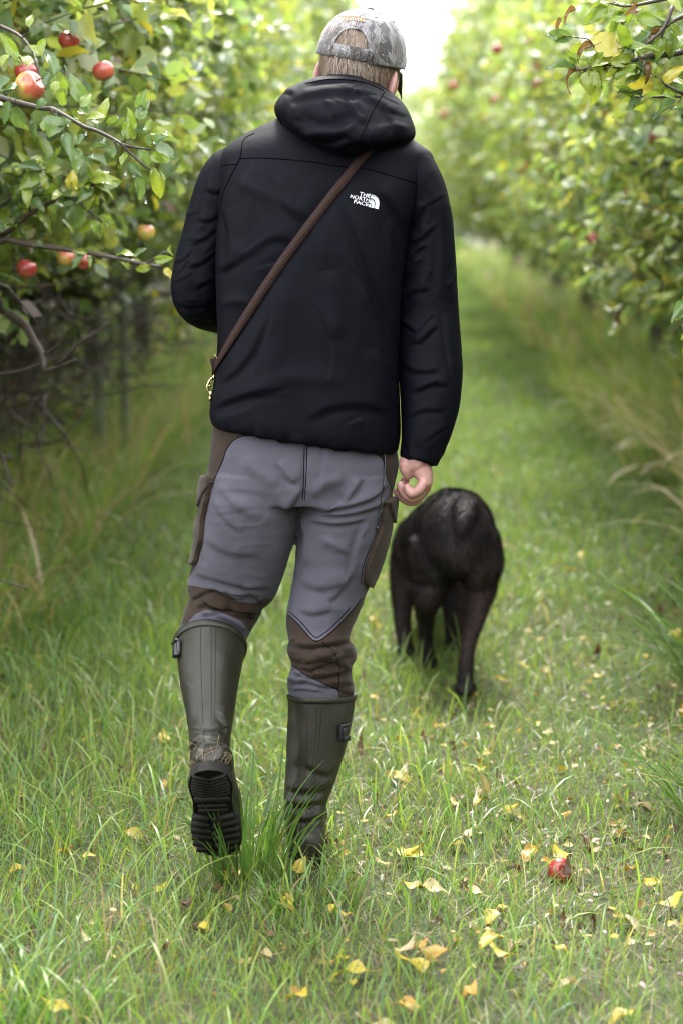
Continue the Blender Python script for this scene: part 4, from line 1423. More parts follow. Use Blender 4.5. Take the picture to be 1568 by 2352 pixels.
ex = np.array([math.cos(R(12.5)), math.sin(R(12.5))]); ey = np.array([-ex[1], ex[0]])
A0 = np.array([925.0, 400.0])
def lz(x, y): return (A0 + ex * x + ey * y) * 0.08 + np.array([777.7, 414.0])
LOGO = []
for word, w, y0 in (('THE', 318, 2), ('NORTH', 556, 128), ('FACE', 424, 254)):
    tv, tf = text_mesh(word, 0.022)
    uv = np.array([lz(-12 - w * (1 - a), y0 + 112 * (1 - b_)) for a, b_ in tv])
    LOGO.append((uv, tf))
for (a0, b0, a1, b1) in ((172, 262, 282, 378), (68, 128, 152, 244), (0, 0, 52, 110)):
    uv, tf = [], []
    K = 16
    for k in range(K + 1):
        t = math.pi / 2 * k / K
        uv.append(lz(4 + a0 * math.cos(t) ** 0.75, 378 - b0 * math.sin(t) ** 0.75))
        uv.append(lz(4 + a1 * math.cos(t) ** 0.75, 378 - b1 * math.sin(t) ** 0.75))
        if k < K:
            tf += [[2 * k, 2 * k + 1, 2 * k + 3], [2 * k, 2 * k + 3, 2 * k + 2]]
    LOGO.append((np.array(uv), np.array(tf)))
V, F = join([on_surface(JB, uv, tf, 0.0016) for uv, tf in LOGO])
lo = link('emblem', fast_mesh('emblem', V, F, False), M['white_thread'], jacket)
tag(lo, 'white embroidered lettering and arched emblem on the right shoulder blade')
tv, tf = text_mesh('Namibia', 0.012)
uv = []
for a, b_ in tv:
    x = 789 + 48 * a
    uv.append((x, 54 - 5.5 * math.sin(math.pi * (0.18 + 0.72 * a)) - 9.5 * b_))
V, F = on_surface(CAP_BVH, np.array(uv), tf, 0.0028)
tag(link('embroidery', fast_mesh('embroidery', V, F, False), M['orange_thread'], cap), 'orange embroidered word on the back of the cap')

# --- trousers
PELV = [((494, 950), (900, 1005), 4.505, 0.118), ((488, 1000), (908, 1040), 4.503, 0.124), ((482, 1050), (911, 1075), 4.50, 0.130), ((477, 1100), (905, 1115), 4.50, 0.130), ((474, 1140), (898, 1150), 4.50, 0.122)]
LLEG = [((478, 1080), (700, 1085), 4.50, 0.118), ((468, 1160), (693, 1165), 4.50, 0.122), ((460, 1210), (682, 1215), 4.505, 0.116), ((453, 1260), (667, 1268), 4.515, 0.108), ((444, 1305), (651, 1315), 4.53, 0.100), ((434, 1335), (638, 1345), 4.54, 0.096), ((438, 1356), (626, 1366), 4.545, 0.088), ((450, 1366), (606, 1380), 4.55, 0.078)]
LKNEE = [((470, 1330), (600, 1345), 4.56, 0.06), ((446, 1372), (604, 1388), 4.55, 0.074), ((430, 1402), (592, 1412), 4.52, 0.072), ((416, 1434), (578, 1440), 4.498, 0.066), ((414, 1468), (560, 1474), 4.478, 0.060), ((424, 1520), (546, 1525), 4.434, 0.054)]
RLEG = [((692, 1085), (906, 1085), 4.50, 0.118), ((687, 1160), (899, 1160), 4.50, 0.120), ((684, 1215), (893, 1215), 4.50, 0.112), ((680, 1265), (882, 1262), 4.498, 0.104), ((676, 1315), (864, 1312), 4.495, 0.097), ((668, 1370), (840, 1365), 4.488, 0.090), ((661, 1415), (820, 1412), 4.476, 0.084), ((663, 1448), (804, 1450), 4.468, 0.080), ((666, 1472), (801, 1470), 4.462, 0.078), ((661, 1490), (813, 1490), 4.460, 0.082), ((666, 1512), (815, 1512), 4.458, 0.082), ((671, 1528), (806, 1530), 4.456, 0.077), ((662, 1556), (806, 1556), 4.454, 0.080), ((661, 1580), (811, 1580), 4.452, 0.079), ((670, 1612), (804, 1612), 4.448, 0.070), ((675, 1640), (798, 1640), 4.446, 0.066)]
TV, TF = fuse([loft_px(PELV, 60, 2.3, 4, True, True), loft_px(LLEG, 48, 2.15, 4), loft_px(LKNEE, 48, 2.1, 4), loft_px(RLEG, 48, 2.1, 4)], 0.0036, 6)
TST = [
    # seat and right thigh
    ([(700, 1030), (699, 1090), (697, 1150)], 7, -0.004), ([(705, 1160), (760, 1164), (800, 1158), (850, 1140), (890, 1108)], 8, 0.008, 's'), ([(730, 1178), (790, 1178), (850, 1164), (882, 1150)], 8, 0.007, 's'),
    ([(710, 1190), (770, 1200), (840, 1188)], 9, 0.005, 's'), ([(790, 1150), (815, 1120), (825, 1096)], 9, 0.006, 's'), ([(715, 1140), (745, 1110), (790, 1100)], 16, 0.006), ([(690, 1180), (705, 1230), (700, 1300)], 10, 0.006, 's'),
    ([(735, 1235), (770, 1250), (800, 1268)], 10, 0.004), ([(690, 1330), (740, 1345), (800, 1330)], 14, 0.004, 's'), ([(750, 1380), (775, 1360), (800, 1320)], 9, 0.004, 's'), ([(690, 1395), (720, 1405), (760, 1395)], 10, 0.004, 's'),
    ([(840, 1200), (820, 1260), (805, 1330)], 9, 0.004, 's'),
    # right knee bunching
    ([(668, 1470), (700, 1480), (745, 1478), (800, 1466)], 8, 0.009, 's'), ([(664, 1494), (700, 1512), (740, 1508), (770, 1492)], 8, 0.009, 's'), ([(690, 1528), (735, 1524), (780, 1504), (812, 1496)], 8, 0.008, 's'),
    ([(676, 1540), (715, 1552), (770, 1540), (800, 1528)], 7, 0.007, 's'), ([(662, 1566), (700, 1562), (750, 1572), (800, 1566)], 7, 0.007, 's'), ([(720, 1500), (760, 1512), (790, 1530)], 6, 0.005, 's'), ([(664, 1582), (700, 1580), (745, 1586)], 5, 0.004, 's'),
    # left thigh
    ([(500, 1110), (540, 1150), (600, 1190)], 14, 0.004), ([(490, 1140), (520, 1190), (560, 1220)], 8, 0.003, 's'), ([(640, 1060), (660, 1090), (680, 1110)], 9, 0.005, 's'), ([(650, 1170), (672, 1150), (690, 1120)], 9, 0.006, 's'), ([(470, 1230), (520, 1260), (600, 1270)], 14, 0.003, 's'),
    ([(445, 1312), (500, 1325), (560, 1340), (620, 1345)], 9, 0.005, 's'), ([(470, 1345), (540, 1358), (600, 1362)], 6, 0.005, 's'), ([(560, 1050), (600, 1090), (640, 1110)], 18, 0.004),
    # left knee bunching
    ([(470, 1372), (510, 1388), (560, 1398), (590, 1396)], 6, 0.007, 's'), ([(450, 1392), (490, 1386), (520, 1400)], 6, 0.006, 's'), ([(530, 1405), (560, 1412), (585, 1405)], 6, 0.006, 's'), ([(500, 1412), (540, 1430), (565, 1450)], 6, 0.005, 's'),
]
TST += rand_strokes(5, (480, 1040, 680, 1350), 25, 0.6, (50, 140), (6, 10), (0.0005, 0.0011), 10) + rand_strokes(6, (690, 1040, 880, 1440), -20, 0.6, (50, 140), (6, 10), (0.0005, 0.0011), 11) + rand_strokes(18, (665, 1465, 810, 1590), 5, 0.4, (30, 90), (3.5, 6), (0.002, 0.0045), 12) + rand_strokes(10, (440, 1360, 590, 1430), 15, 0.4, (25, 70), (3.5, 5), (0.002, 0.004), 13)
TV = folds(TV, TF, [(s[0], s[1] * 0.9, s[2] * 1.3) + tuple(s[3:]) for s in TST])
TV = crumple(TV, TF, 7.5, 0.0030, 87, (1, 1, 1.6))
TV = crumple(TV, TF, 18, 0.0008, 187, (1, 1, 1.5))
TN = normals(TV, TF)
TV = TV + TN * (0.0016 * vnoise(TV * 11, 47) + 0.0006 * vnoise(TV * np.array([26, 26, 48]), 48))[:, None]
BROWN = [
    [(400, 940), (660, 940), (640, 1000), (589, 1000), (556, 1002), (535, 1013), (520, 1034), (513, 1056), (499, 1088), (488, 1114), (484, 1142), (473, 1193), (468, 1247), (454, 1297), (438, 1322), (400, 1322)],
    [(380, 1338), (448, 1346), (499, 1357), (538, 1374), (549, 1383), (589, 1386), (607, 1375), (650, 1374), (650, 1460), (575, 1452), (569, 1445), (556, 1427), (531, 1416), (499, 1402), (474, 1400), (450, 1410), (430, 1432), (380, 1442)],
    [(851, 1036), (877, 1052), (887, 1092), (896, 1114), (891, 1142), (880, 1153), (878, 1171), (873, 1207), (851, 1265), (837, 1304), (833, 1340), (846, 1366), (960, 1366), (960, 990), (850, 990)],
    [(630, 1396), (662, 1412), (686, 1434), (718, 1470), (736, 1470), (772, 1441), (808, 1402), (832, 1373), (862, 1350), (910, 1400), (860, 1660), (779, 1660), (776, 1583), (736, 1567), (700, 1549), (671, 1528), (630, 1500)]]
Q = proj(TV)
sd = np.max([poly_sdf(Q, pg) for pg in BROWN], 0)
me = fast_mesh('trousers', TV, TF)
at = me.attributes.new('panel', 'FLOAT', 'POINT')
at.data.foreach_set('value', np.clip(sd, -30, 30).astype(np.float32))
trousers = link('trousers', me, M['trousers'], PER)
tag(trousers, 'slate grey outdoor trousers with brown side and knee panels')
TB = bvh_of(TV, TF)
sl = []
for ln in ([(699, 1024), (698, 1080), (695, 1150)], [(705, 1026), (704, 1080), (700, 1148)],
           [(589, 1000), (556, 1002), (535, 1013), (520, 1034), (513, 1056), (499, 1088), (489, 1114)], [(851, 1038), (877, 1054), (887, 1092), (894, 1114)],
           [(662, 1412), (686, 1434), (718, 1470), (736, 1470), (772, 1441), (808, 1402), (828, 1376)], [(664, 1404), (690, 1427), (720, 1461), (735, 1461), (770, 1432), (804, 1395)], [(671, 1528), (700, 1549), (736, 1567), (775, 1583)],
           [(740, 1474), (768, 1500), (779, 1530), (778, 1560), (776, 1588)], [(480, 1146), (469, 1200), (463, 1250), (452, 1296)], [(876, 1175), (868, 1212), (846, 1266), (832, 1308), (829, 1340)]):
    s_ = surf_line(TB, ln, 0.0009, 0.0003)
    if s_: sl.append(s_)
for V, F in sl: link('seam', fast_mesh('trouser_seam', V, F), M['seam'], trousers)
for pg, off in (([(498, 1100), (452, 1122), (438, 1302), (452, 1296), (466, 1247), (471, 1193), (482, 1142), (489, 1120)], 0.010),
                ([(880, 1150), (878, 1171), (873, 1207), (851, 1265), (838, 1304), (834, 1338), (856, 1356), (905, 1300), (915, 1150)], 0.008),
                ([(492, 1092), (450, 1100), (440, 1168), (468, 1166), (477, 1140), (490, 1120)], 0.015),
                ([(880, 1150), (898, 1218), (925, 1214), (915, 1130)], 0.015)):
    V, F = patch(TV, TF, pg, off)
    link('cargo_pocket', fast_mesh('cargo_pocket', V, F), M['brown_cloth'], trousers)
# hanging draw cord with toggle
pts = []
for u, v in catmull([(880, 1036), (881, 1080), (876, 1130), (869, 1175), (863, 1206)], 5):
    p, n_ = hit(TB, u, v, 0.004)
    if p is not None: pts.append(p)
V, F = join([tube(pts, 0.0016, 6, 1), tube([pts[-1], pts[-1] + np.array([0, 0, -0.012])], [0.003, 0.0022], 8, 1)])
link('draw_cord', fast_mesh('draw_cord', V, F), M['black'], jacket)

# --- boots
def sole_shape(s):
    """half width of the footprint at distance s from the heel (length 0.30)"""
    xs = [-0.004, 0.0, 0.015, 0.05, 0.10, 0.14, 0.20, 0.25, 0.28, 0.297, 0.302]
    ws = [0.0, 0.022, 0.038, 0.046, 0.041, 0.042, 0.053, 0.052, 0.040, 0.020, 0.0]
    return float(np.interp(s, xs, ws))

def make_boot(shaft, heel, f, nrm_s, xdir, calf, rim_top, rim_bot, name_lbl, buckle_uv, buckle_r):
    """shaft rings in picture terms; the foot from heel along f with sole normal nrm_s"""
    f, ns, xd = nrm(f), nrm(nrm_s), np.asarray(xdir, float)
    ss = [-0.002, 0.02, 0.055, 0.10, 0.145, 0.19, 0.235, 0.27, 0.292]
    hh = [0.024, 0.034, 0.044, 0.054, 0.052, 0.044, 0.037, 0.031, 0.020]
    ww = [0.026, 0.040, 0.045, 0.041, 0.043, 0.050, 0.051, 0.043, 0.022]
    C = [heel + f * s - ns * (h + 0.012) for s, h in zip(ss, hh)]
    foot = loft(np.array(C), np.outer(ww, xd), np.outer(hh, ns), 36, 2.3, 4)
    V, F = fuse([loft_px(shaft, 48, 2.05, 5), foot], 0.004, 24)
    V = folds(V, F, [([(650, 1836), (690, 1846), (745, 1834)], 8, 0.006, 's'), ([(655, 1868), (700, 1880), (744, 1866)], 7, 0.005, 's'), ([(652, 1800), (700, 1812), (765, 1798)], 10, 0.004, 's'), ([(700, 1750), (745, 1772), (785, 1752)], 9, 0.0035, 's'),
                     ([(436, 1668), (480, 1676), (530, 1664)], 7, 0.004, 's'), ([(434, 1700), (482, 1708), (530, 1696)], 7, 0.005, 's'), ([(500, 1630), (520, 1660), (530, 1700)], 8, 0.004, 's'), ([(420, 1560), (450, 1580), (470, 1620)], 14, 0.003), ([(665, 1640), (690, 1700), (680, 1760)], 14, 0.003)])
    V = V + normals(V, F) * (0.0016 * vnoise(V * 14, 51) + 0.0008 * vnoise(V * 30, 52))[:, None]
    return V, F, (heel, f, ns, xd)

def boot_sole(fr, lug=True):
    heel, f, ns, xd = fr
    parts = []
    S = np.concatenate([np.linspace(-0.004, 0.02, 8), np.linspace(0.03, 0.27, 26), np.linspace(0.278, 0.302, 9)])
    L = [heel + f * s + xd * sole_shape(s) for s in S]
    Rr = [heel + f * s - xd * sole_shape(s) for s in S]
    n_ = len(S)
    lay = []
    for (d, k) in ((-0.014, 0.97), (-0.002, 1.0), (0.010, 0.97)):
        for s in S: lay.append((heel + f * s + xd * sole_shape(s) * k + ns * d, heel + f * s - xd * sole_shape(s) * k + ns * d))
    V = np.array([p for ab in lay for p in ab])
    q = []
    for l in range(2):
        for i in range(n_ - 1):
            a, b_ = 2 * (l * n_ + i), 2 * ((l + 1) * n_ + i)
            q += [[a, a + 2, b_ + 2, b_], [a + 1, b_ + 1, b_ + 3, a + 3]]
    for l in (0, 2):
        for i in range(n_ - 1):
            a = 2 * (l * n_ + i)
            q.append([a, a + 1, a + 3, a + 2])
    parts.append((V, [np.array(q)]))
    if lug:
        up = ns * 0.0034
        def bar(s0, x0, s1, x1, w, hgt=1.0):
            a, b_ = heel + f * s0 + xd * x0, heel + f * s1 + xd * x1
            c = (a + b_) / 2 + ns * 0.013
            ax = (b_ - a) / 2
            parts.append(box(c, ax, nrm(np.cross(ax, ns)) * w, up * hgt))
        for k in range(7):                                    # fine chevrons of the heel
            s = 0.012 + 0.0095 * k
            hw = sole_shape(s + 0.004) * 0.86
            bar(s + 0.014, 0, s, hw, 0.0026); bar(s + 0.014, 0, s, -hw, 0.0026)
        bar(0.088, -0.036, 0.088, 0.036, 0.006, 1.6)
        for k in range(2): bar(0.112 + 0.016 * k, -0.030, 0.112 + 0.016 * k, 0.030, 0.003)
        for k in range(6):                                    # heavy lugs of the forefoot
            s = 0.152 + 0.0225 * k
            hw = sole_shape(s) * 0.94
            for sg in (1, -1):
                bar(s + 0.004, sg * 0.011, s - 0.004, sg * hw, 0.0068, 1.9)
            if k < 5: bar(s + 0.006, -0.006, s + 0.012, 0.007, 0.006, 1.7)
    return join(parts)

def ring_band(shaft, k0, k1, grow_, n=48):
    """a band round the top of a shaft between two of its stations"""
    Vv, Fv = loft_px(shaft, n, 2.05, 12, closed=False)
    Vv = Vv.reshape(-1, n, 3)
    sel = Vv[k0:k1]
    c = sel.mean(1, keepdims=True)
    rr_ = np.linalg.norm(sel - c, axis=2, keepdims=True)
    prof = np.sin(np.linspace(0.25, np.pi - 0.25, len(sel)))[:, None, None] ** 0.5
    out = c + (sel - c) * (1 + grow_ * prof / rr_)
    inn = c + (sel - c) * (1 - 0.004 / rr_)
    A = np.concatenate([out, inn[::-1]], 0)
    m_ = len(A)
    i, j = np.meshgrid(np.arange(m_), np.arange(n), indexing='ij')
    q = np.stack([i * n + j, i * n + (j + 1) % n, ((i + 1) % m_) * n + (j + 1) % n, ((i + 1) % m_) * n + j], -1).reshape(-1, 4)
    return A.reshape(-1, 3), [q]

RSH = [((662, 1594), (817, 1594), 4.450, 0.0765), ((661, 1650), (811, 1648), 4.444, 0.074), ((657, 1722), (796, 1718), 4.434, 0.068), ((654, 1790), (773, 1788), 4.424, 0.060), ((651, 1846), (750, 1846), 4.416, 0.054), ((654, 1890), (742, 1890), 4.412, 0.052), ((661, 1935), (742, 1935), 4.412, 0.054), ((668, 1968), (738, 1968), 4.412, 0.052)]
LSH = [((400, 1474), (566, 1484), 4.462, 0.076), ((409, 1530), (556, 1532), 4.410, 0.073), ((418, 1590), (546, 1592), 4.356, 0.066), ((429, 1650), (537, 1650), 4.304, 0.058), ((435, 1700), (531, 1698), 4.262, 0.052), ((434, 1730), (531, 1730), 4.236, 0.050)]
hr = P(704, 1990, 4.355); hr[2] = 0.008
hl = P(480, 1762, 4.125)
specs = [
    (RSH, hr, (0.0, 1, 0), (0, 0, -1), (0.84, 0, 0), 'planted', (785, 1680)),
    (LSH, hl, (0.03, 0.62, -0.78), (0, -0.78, -0.62), (1, 0.0, 0.04), 'lifted', (412, 1492)),
]
for sh, hl_, f_, ns_, xd_, nm, bk in specs:
    V, F, fr = make_boot(sh, hl_, f_, ns_, xd_, None, None, None, nm, None, None)
    bt = link('boot', fast_mesh('boot', V, F), M['boot'], PER)
    tag(bt, 'olive green rubber boot %s' % ('planted flat in the grass' if nm == 'planted' else 'lifted with its sole towards the viewer'))
    V2, F2 = boot_sole(fr)
    link('sole', fast_mesh('sole', V2, F2, False), M['rubber'], bt)
    V2, F2 = ring_band(sh, 0, 5 if nm == 'planted' else 5, 0.0032)
    link('rim_band', fast_mesh('rim_band', V2, F2), M['boot'], bt)
    BB = bvh_of(V, F)
    sl = []
    if nm == 'planted':
        ln = ([(706, 1616), (704, 1700), (700, 1790), (694, 1860), (690, 1930)], [(728, 1616), (724, 1700), (716, 1790), (706, 1860), (702, 1930)], [(738, 1616), (733, 1700), (722, 1790), (712, 1860)])
        tab = [(728, 1672), (742, 1658), (765, 1654), (782, 1662), (784, 1690), (765, 1704), (746, 1700), (728, 1672)]
    else:
        ln = ([(462, 1424), (461, 1500), (464, 1600), (468, 1690), (470, 1728)], [(486, 1424), (486, 1500), (486, 1600), (486, 1690), (486, 1730)], [(494, 1424), (495, 1500), (494, 1600), (492, 1690)])
        tab = None
    for l_ in ln:
        s_ = surf_line(BB, l_, 0.0011, 0.0)
        if s_: sl.append(s_)
    if tab:
        s_ = surf_line(BB, tab, 0.0008, 0.0)
        if s_: sl.append(s_)
    for V2, F2 in sl: link('seam_rib', fast_mesh('seam_rib', V2, F2), M['boot'], bt)
    # side strap with buckle
    p0, n0 = hit(BB, bk[0], bk[1], 0.0)
    if p0 is None: p0, n0 = P(bk[0], bk[1], 4.43), np.array([-0.9, -0.4, 0.2])
    n0 = nrm(n0)
    up_ = nrm(np.array([0.0, 0, 1]) - n0 * n0[2]) if nm == 'planted' else nrm(np.array([0.15, 0.65, 0.75]) - n0 * np.dot(n0, [0.15, 0.65, 0.75]))
    sd_ = np.cross(up_, n0)
    pc = p0 + n0 * 0.005
    bp2 = [box(pc, sd_ * 0.013, up_ * 0.0165, n0 * 0.004), box(pc + n0 * 0.004, sd_ * 0.008, up_ * 0.012, n0 * 0.0035), box(pc + up_ * 0.0165 + n0 * 0.003, sd_ * 0.0135, up_ * 0.0025, n0 * 0.0055), box(pc - up_ * 0.014 + sd_ * 0.004 + n0 * 0.004, sd_ * 0.009, up_ * 0.006, n0 * 0.005)]
    V2, F2 = join(bp2)
    ob = link('buckle', fast_mesh('buckle', V2, F2, False), M['black'], bt)
    mdv = ob.modifiers.new('b', 'BEVEL'); mdv.width = 0.0014; mdv.segments = 2
    if nm == 'lifted':                                          # mud and bits of dry grass on the heel
        n_ = 65
        rt = []
        for _ in range(n_):
            u, v = RNG.uniform(430, 532), RNG.normal(1748, 20)
            p, nn = hit(BB, u, v, 0.001)
            if p is not None: rt.append((p, nn))
        bits = []
        for p, nn in rt:
            d = nrm(np.cross(nn, RNG.normal(0, 1, 3)))
            ln_ = RNG.uniform(0.006, 0.022)
            bits.append(tube([p - d * ln_, p + nn * 0.002, p + d * ln_], 0.0006, 3, 1))
        V2, F2 = join(bits)
        tag(link('grass_debris', fast_mesh('grass_debris', V2, F2), flat_mat('dry_bits', (0.17, 0.12, 0.065), 0.9, var=0.5), bt), 'mud and dry grass stuck on the heel', kind='stuff')

# ------------------------------------------------------------------ dog lead worn across the back
m, nt, b, o = new_mat('brown_webbing')
at = nt.nodes.new('ShaderNodeAttribute'); at.attribute_name = 'along'
mm = nt.nodes.new('ShaderNodeMath'); mm.operation = 'MULTIPLY'; mm.inputs[1].default_value = 2 * math.pi / 0.0062
nt.links.new(at.outputs['Fac'], mm.inputs[0])
sn = nt.nodes.new('ShaderNodeMath'); sn.operation = 'SINE'
nt.links.new(mm.outputs[0], sn.inputs[0])
r1 = ramp(nt, sn.outputs[0], [(0.0, (0.014, 0.0066, 0.0052)), (0.7, (0.030, 0.0145, 0.0115))])
nt.links.new(r1.outputs[0], b.inputs['Base Color'])
b.inputs['Roughness'].default_value = 0.7
add_bump(nt, b, sn.outputs[0], 0.18, 0.001)
b.inputs['Specular IOR Level'].default_value = 0.15
M['webbing'] = m

LEAD = empty('dog_lead', tuple(P(500, 840, 4.42)))
tag(LEAD, 'brown webbing dog lead with brass clip slung across the black jacket', 'dog lead')
def ribbon(pts, nor, half, thick, along0=0.0):
    pts, nor = np.array(pts), nrm(np.array(nor))
    T = nrm(np.gradient(pts, axis=0))
    S = nrm(np.cross(T, nor))
    V = np.concatenate([pts - S * half, pts + S * half, pts + S * half + nor * thick, pts - S * half + nor * thick])
    k = len(pts)
    q = [[r_ * k + i, r_ * k + i + 1, ((r_ + 1) % 4) * k + i + 1, ((r_ + 1) % 4) * k + i] for r_ in range(4) for i in range(k - 1)]
    q += [[0, k, 2 * k, 3 * k], [k - 1, 4 * k - 1, 3 * k - 1, 2 * k - 1]]
    al = along0 + np.concatenate([[0], np.cumsum(np.linalg.norm(np.diff(pts, axis=0), axis=1))])
    return V, np.array(q), np.tile(al, 4)
pts, nor = [], []
for u, v in catmull(strap_px, 8):
    p, n_ = hit(JB, u, v, 0.0030)
    if p is None: continue
    pts.append(p); nor.append(n_)
pts = np.array(pts); nor = np.array(nor)
for _ in range(12):                                              # webbing bridges small folds
    pts[1:-1] = 0.5 * pts[1:-1] + 0.25 * (pts[:-2] + pts[2:])
    nor[1:-1] = 0.5 * nor[1:-1] + 0.25 * (nor[:-2] + nor[2:])
# over the shoulder, down the chest and back to the hip
front = [pts[0], P(900, 268, 4.52), P(905, 262, 4.60), P(890, 285, 4.70)]
loop = []
for u, v in [(870, 330), (820, 420), (760, 520), (690, 630), (610, 740), (550, 810)]:
    p0 = P(u, v, 4.9)
    loc_, nn, ii, dd = JB.ray_cast(Vector((p0[0], 5.4, p0[2])), Vector((0, -1, 0)))
    loop.append(np.array(loc_) + np.array([0, 0.006, 0]) if loc_ is not None else P(u, v, 4.70))
fl_ = catmull(np.vstack([front, loop, [P(505, 838, 4.58)], [P(490, 850, 4.50)], [pts[-1]]]), 6)
fn_ = nrm(fl_ - np.array([P(720, 600, 4.55)[0], 4.55, 0]) * np.array([1, 1, 0]) - np.array([0, 0, 1]) * fl_[:, 2:3])
V1, q1, a1 = ribbon(pts, nor, 0.0094, 0.0022)
V2, q2, a2_ = ribbon(fl_, fn_, 0.0108, 0.0022)
me = fast_mesh('strap', np.vstack([V1, V2]), np.vstack([q1, q2 + len(V1)]), False)
at = me.attributes.new('along', 'FLOAT', 'POINT')
at.data.foreach_set('value', np.concatenate([a1, a2_]).astype(np.float32))
strap = link('strap', me, M['webbing'], LEAD)
Yb = pts[-1][1] - 0.004
# keeper loop and brass slide
c0 = P(494, 836, Yb - 0.004)
V, F = join([box(c0, np.array([0.0075, 0, 0.002]), np.array([-0.003, 0, 0.013]), np.array([0, 0.006, 0]))])
ob = link('keeper', fast_mesh('keeper', V, F, False), M['webbing'], LEAD)
mdv = ob.modifiers.new('b', 'BEVEL'); mdv.width = 0.003; mdv.segments = 3
V, F = tube([P(493, 815, Yb - 0.012), P(497, 818, Yb - 0.013), P(502, 834, Yb - 0.013), P(503, 838, Yb - 0.012)], 0.0016, 8, 3)
link('buckle', fast_mesh('lead_buckle', V, F), M['brass'], LEAD)
# trigger clip hanging at the hip
YC = 4.47
cl = [tube([P(486, 868, YC), P(480, 878, YC), P(477, 890, YC), P(480, 900, YC), P(487, 907, YC)], [0.0022, 0.0030, 0.0032, 0.0030, 0.0026], 8, 4),
      tube([P(478, 884, YC), P(486, 888, YC)], 0.0024, 8, 1), tube([P(476, 892, YC + 0.004), P(490, 868, YC + 0.004)], 0.0018, 8, 1),
      ellipsoid(P(487, 869, YC), (0.0034,) * 3, None, 10, 6), ellipsoid(P(491, 867, YC + 0.003), (0.003,) * 3, None, 10, 6),
      ellipsoid(P(485, 905, YC - 0.002), (0.0042, 0.004, 0.0075), None, 12, 8), tube([P(484, 910, YC), P(482, 922, YC)], [0.004, 0.0025], 8, 1),
      tube([P(490, 868, YC + 0.002), P(496, 856, 4.49), P(498, 846, 4.50)], 0.003, 8, 2)]
V, F = join(cl)
link('clip', fast_mesh('clip', V, F), M['brass'], LEAD)
# ------------------------------------------------------------------ dog
m, nt, b, o = new_mat('dog_coat')
n1 = noise_node(nt, 14, 5, 0.65)
r1 = ramp(nt, n1.outputs[0], [(0.35, (0.0052, 0.0040, 0.0040)), (0.7, (0.0100, 0.0076, 0.0074))])
nt.links.new(r1.outputs[0], b.inputs['Base Color'])
b.inputs['Roughness'].default_value = 0.7
b.inputs['Specular IOR Level'].default_value = 0.1
add_bump(nt, b, noise_node(nt, 160, 3, 0.6, vec_scale=(1, 1, 0.3)).outputs[0], 0.5, 0.004)
M['coat'] = m
m, nt, b, o = new_mat('dog_fur')
at = nt.nodes.new('ShaderNodeAttribute'); at.attribute_name = 'col'
nt.links.new(at.outputs['Color'], b.inputs['Base Color'])
b.inputs['Roughness'].default_value = 0.55
b.inputs['Specular IOR Level'].default_value = 0.13
M['fur'] = m

DOG = empty('dog', tuple(G(1030, 1560)))
tag(DOG, 'black dog walking away head down beside the person\'s right hand', 'dog')
dp = []
def dl(pts, rad, n=18): dp.append(tube([P(*p) for p in pts], rad, n, 4))
def de(u, v, Y, r, rot=None): dp.append(ellipsoid(P(u, v, Y), r, rot, 28, 16))
# trunk: croup, loin, ribcage, chest
de(1048, 1228, 6.12, (0.108, 0.150, 0.126))
de(1040, 1215, 6.26, (0.116, 0.18, 0.118))
de(1012, 1240, 6.42, (0.122, 0.20, 0.122))
de(988, 1262, 6.60, (0.122, 0.17, 0.125))
de(960, 1290, 6.62, (0.085, 0.13, 0.120))
# thighs
dl([(1082, 1235, 6.10), (1100, 1290, 6.10), (1102, 1350, 6.10), (1090, 1420, 6.04), (1078, 1468, 5.985), (1072, 1500, 5.965), (1068, 1548, 5.945), (1067, 1572, 5.925)], [0.080, 0.074, 0.048, 0.029, 0.0235, 0.021, 0.0205, 0.023])
de(1068, 1580, 5.905, (0.029, 0.040, 0.022))
dl([(1005, 1245, 6.12), (990, 1300, 6.13), (982, 1360, 6.12), (976, 1410, 6.18), (975, 1448, 6.23), (980, 1480, 6.25), (983, 1512, 6.26)], [0.080, 0.070, 0.043, 0.027, 0.023, 0.020, 0.022])
de(986, 1524, 6.25, (0.027, 0.042, 0.022))
# between the thighs
de(1034, 1272, 6.16, (0.062, 0.06, 0.070))
# forelegs
dl([(940, 1285, 6.60), (928, 1350, 6.55), (924, 1400, 6.52), (926, 1448, 6.51), (929, 1480, 6.50)], [0.065, 0.048, 0.034, 0.027, 0.026])
de(932, 1496, 6.48, (0.030, 0.042, 0.024))
dl([(1030, 1290, 6.64), (1042, 1360, 6.62), (1044, 1410, 6.62), (1044, 1450, 6.62), (1042, 1470, 6.62)], [0.065, 0.046, 0.034, 0.028, 0.026])
de(1040, 1482, 6.60, (0.029, 0.042, 0.022))
# neck and lowered head
dl([(985, 1260, 6.68), (985, 1300, 6.86), (990, 1330, 6.98)], [0.085, 0.075, 0.07])
de(992, 1340, 7.02, (0.075, 0.095, 0.07))
dl([(992, 1350, 7.08), (995, 1378, 7.18), (996, 1390, 7.21)], [0.045, 0.036, 0.028])
for s in (-1, 1): de(992 + s * 55, 1345, 7.0, (0.016, 0.035, 0.05))
# tail, pointing back towards the viewer
dl([(1072, 1162, 6.05), (1068, 1172, 5.985), (1062, 1190, 5.945), (1056, 1210, 5.93), (1053, 1226, 5.93)], [0.036, 0.032, 0.026, 0.020, 0.010])
de(1092, 1280, 6.11, (0.052, 0.095, 0.11)); de(1000, 1285, 6.14, (0.050, 0.095, 0.10))
DV, DF = fuse(dp, 0.006, 110, 0.62)
DN = normals(DV, DF)
DV = DV + DN * (0.006 * vnoise(DV * 9, 61) + 0.0025 * vnoise(DV * 22, 62))[:, None]
link('body', fast_mesh('dog_body', DV, DF), M['coat'], DOG)
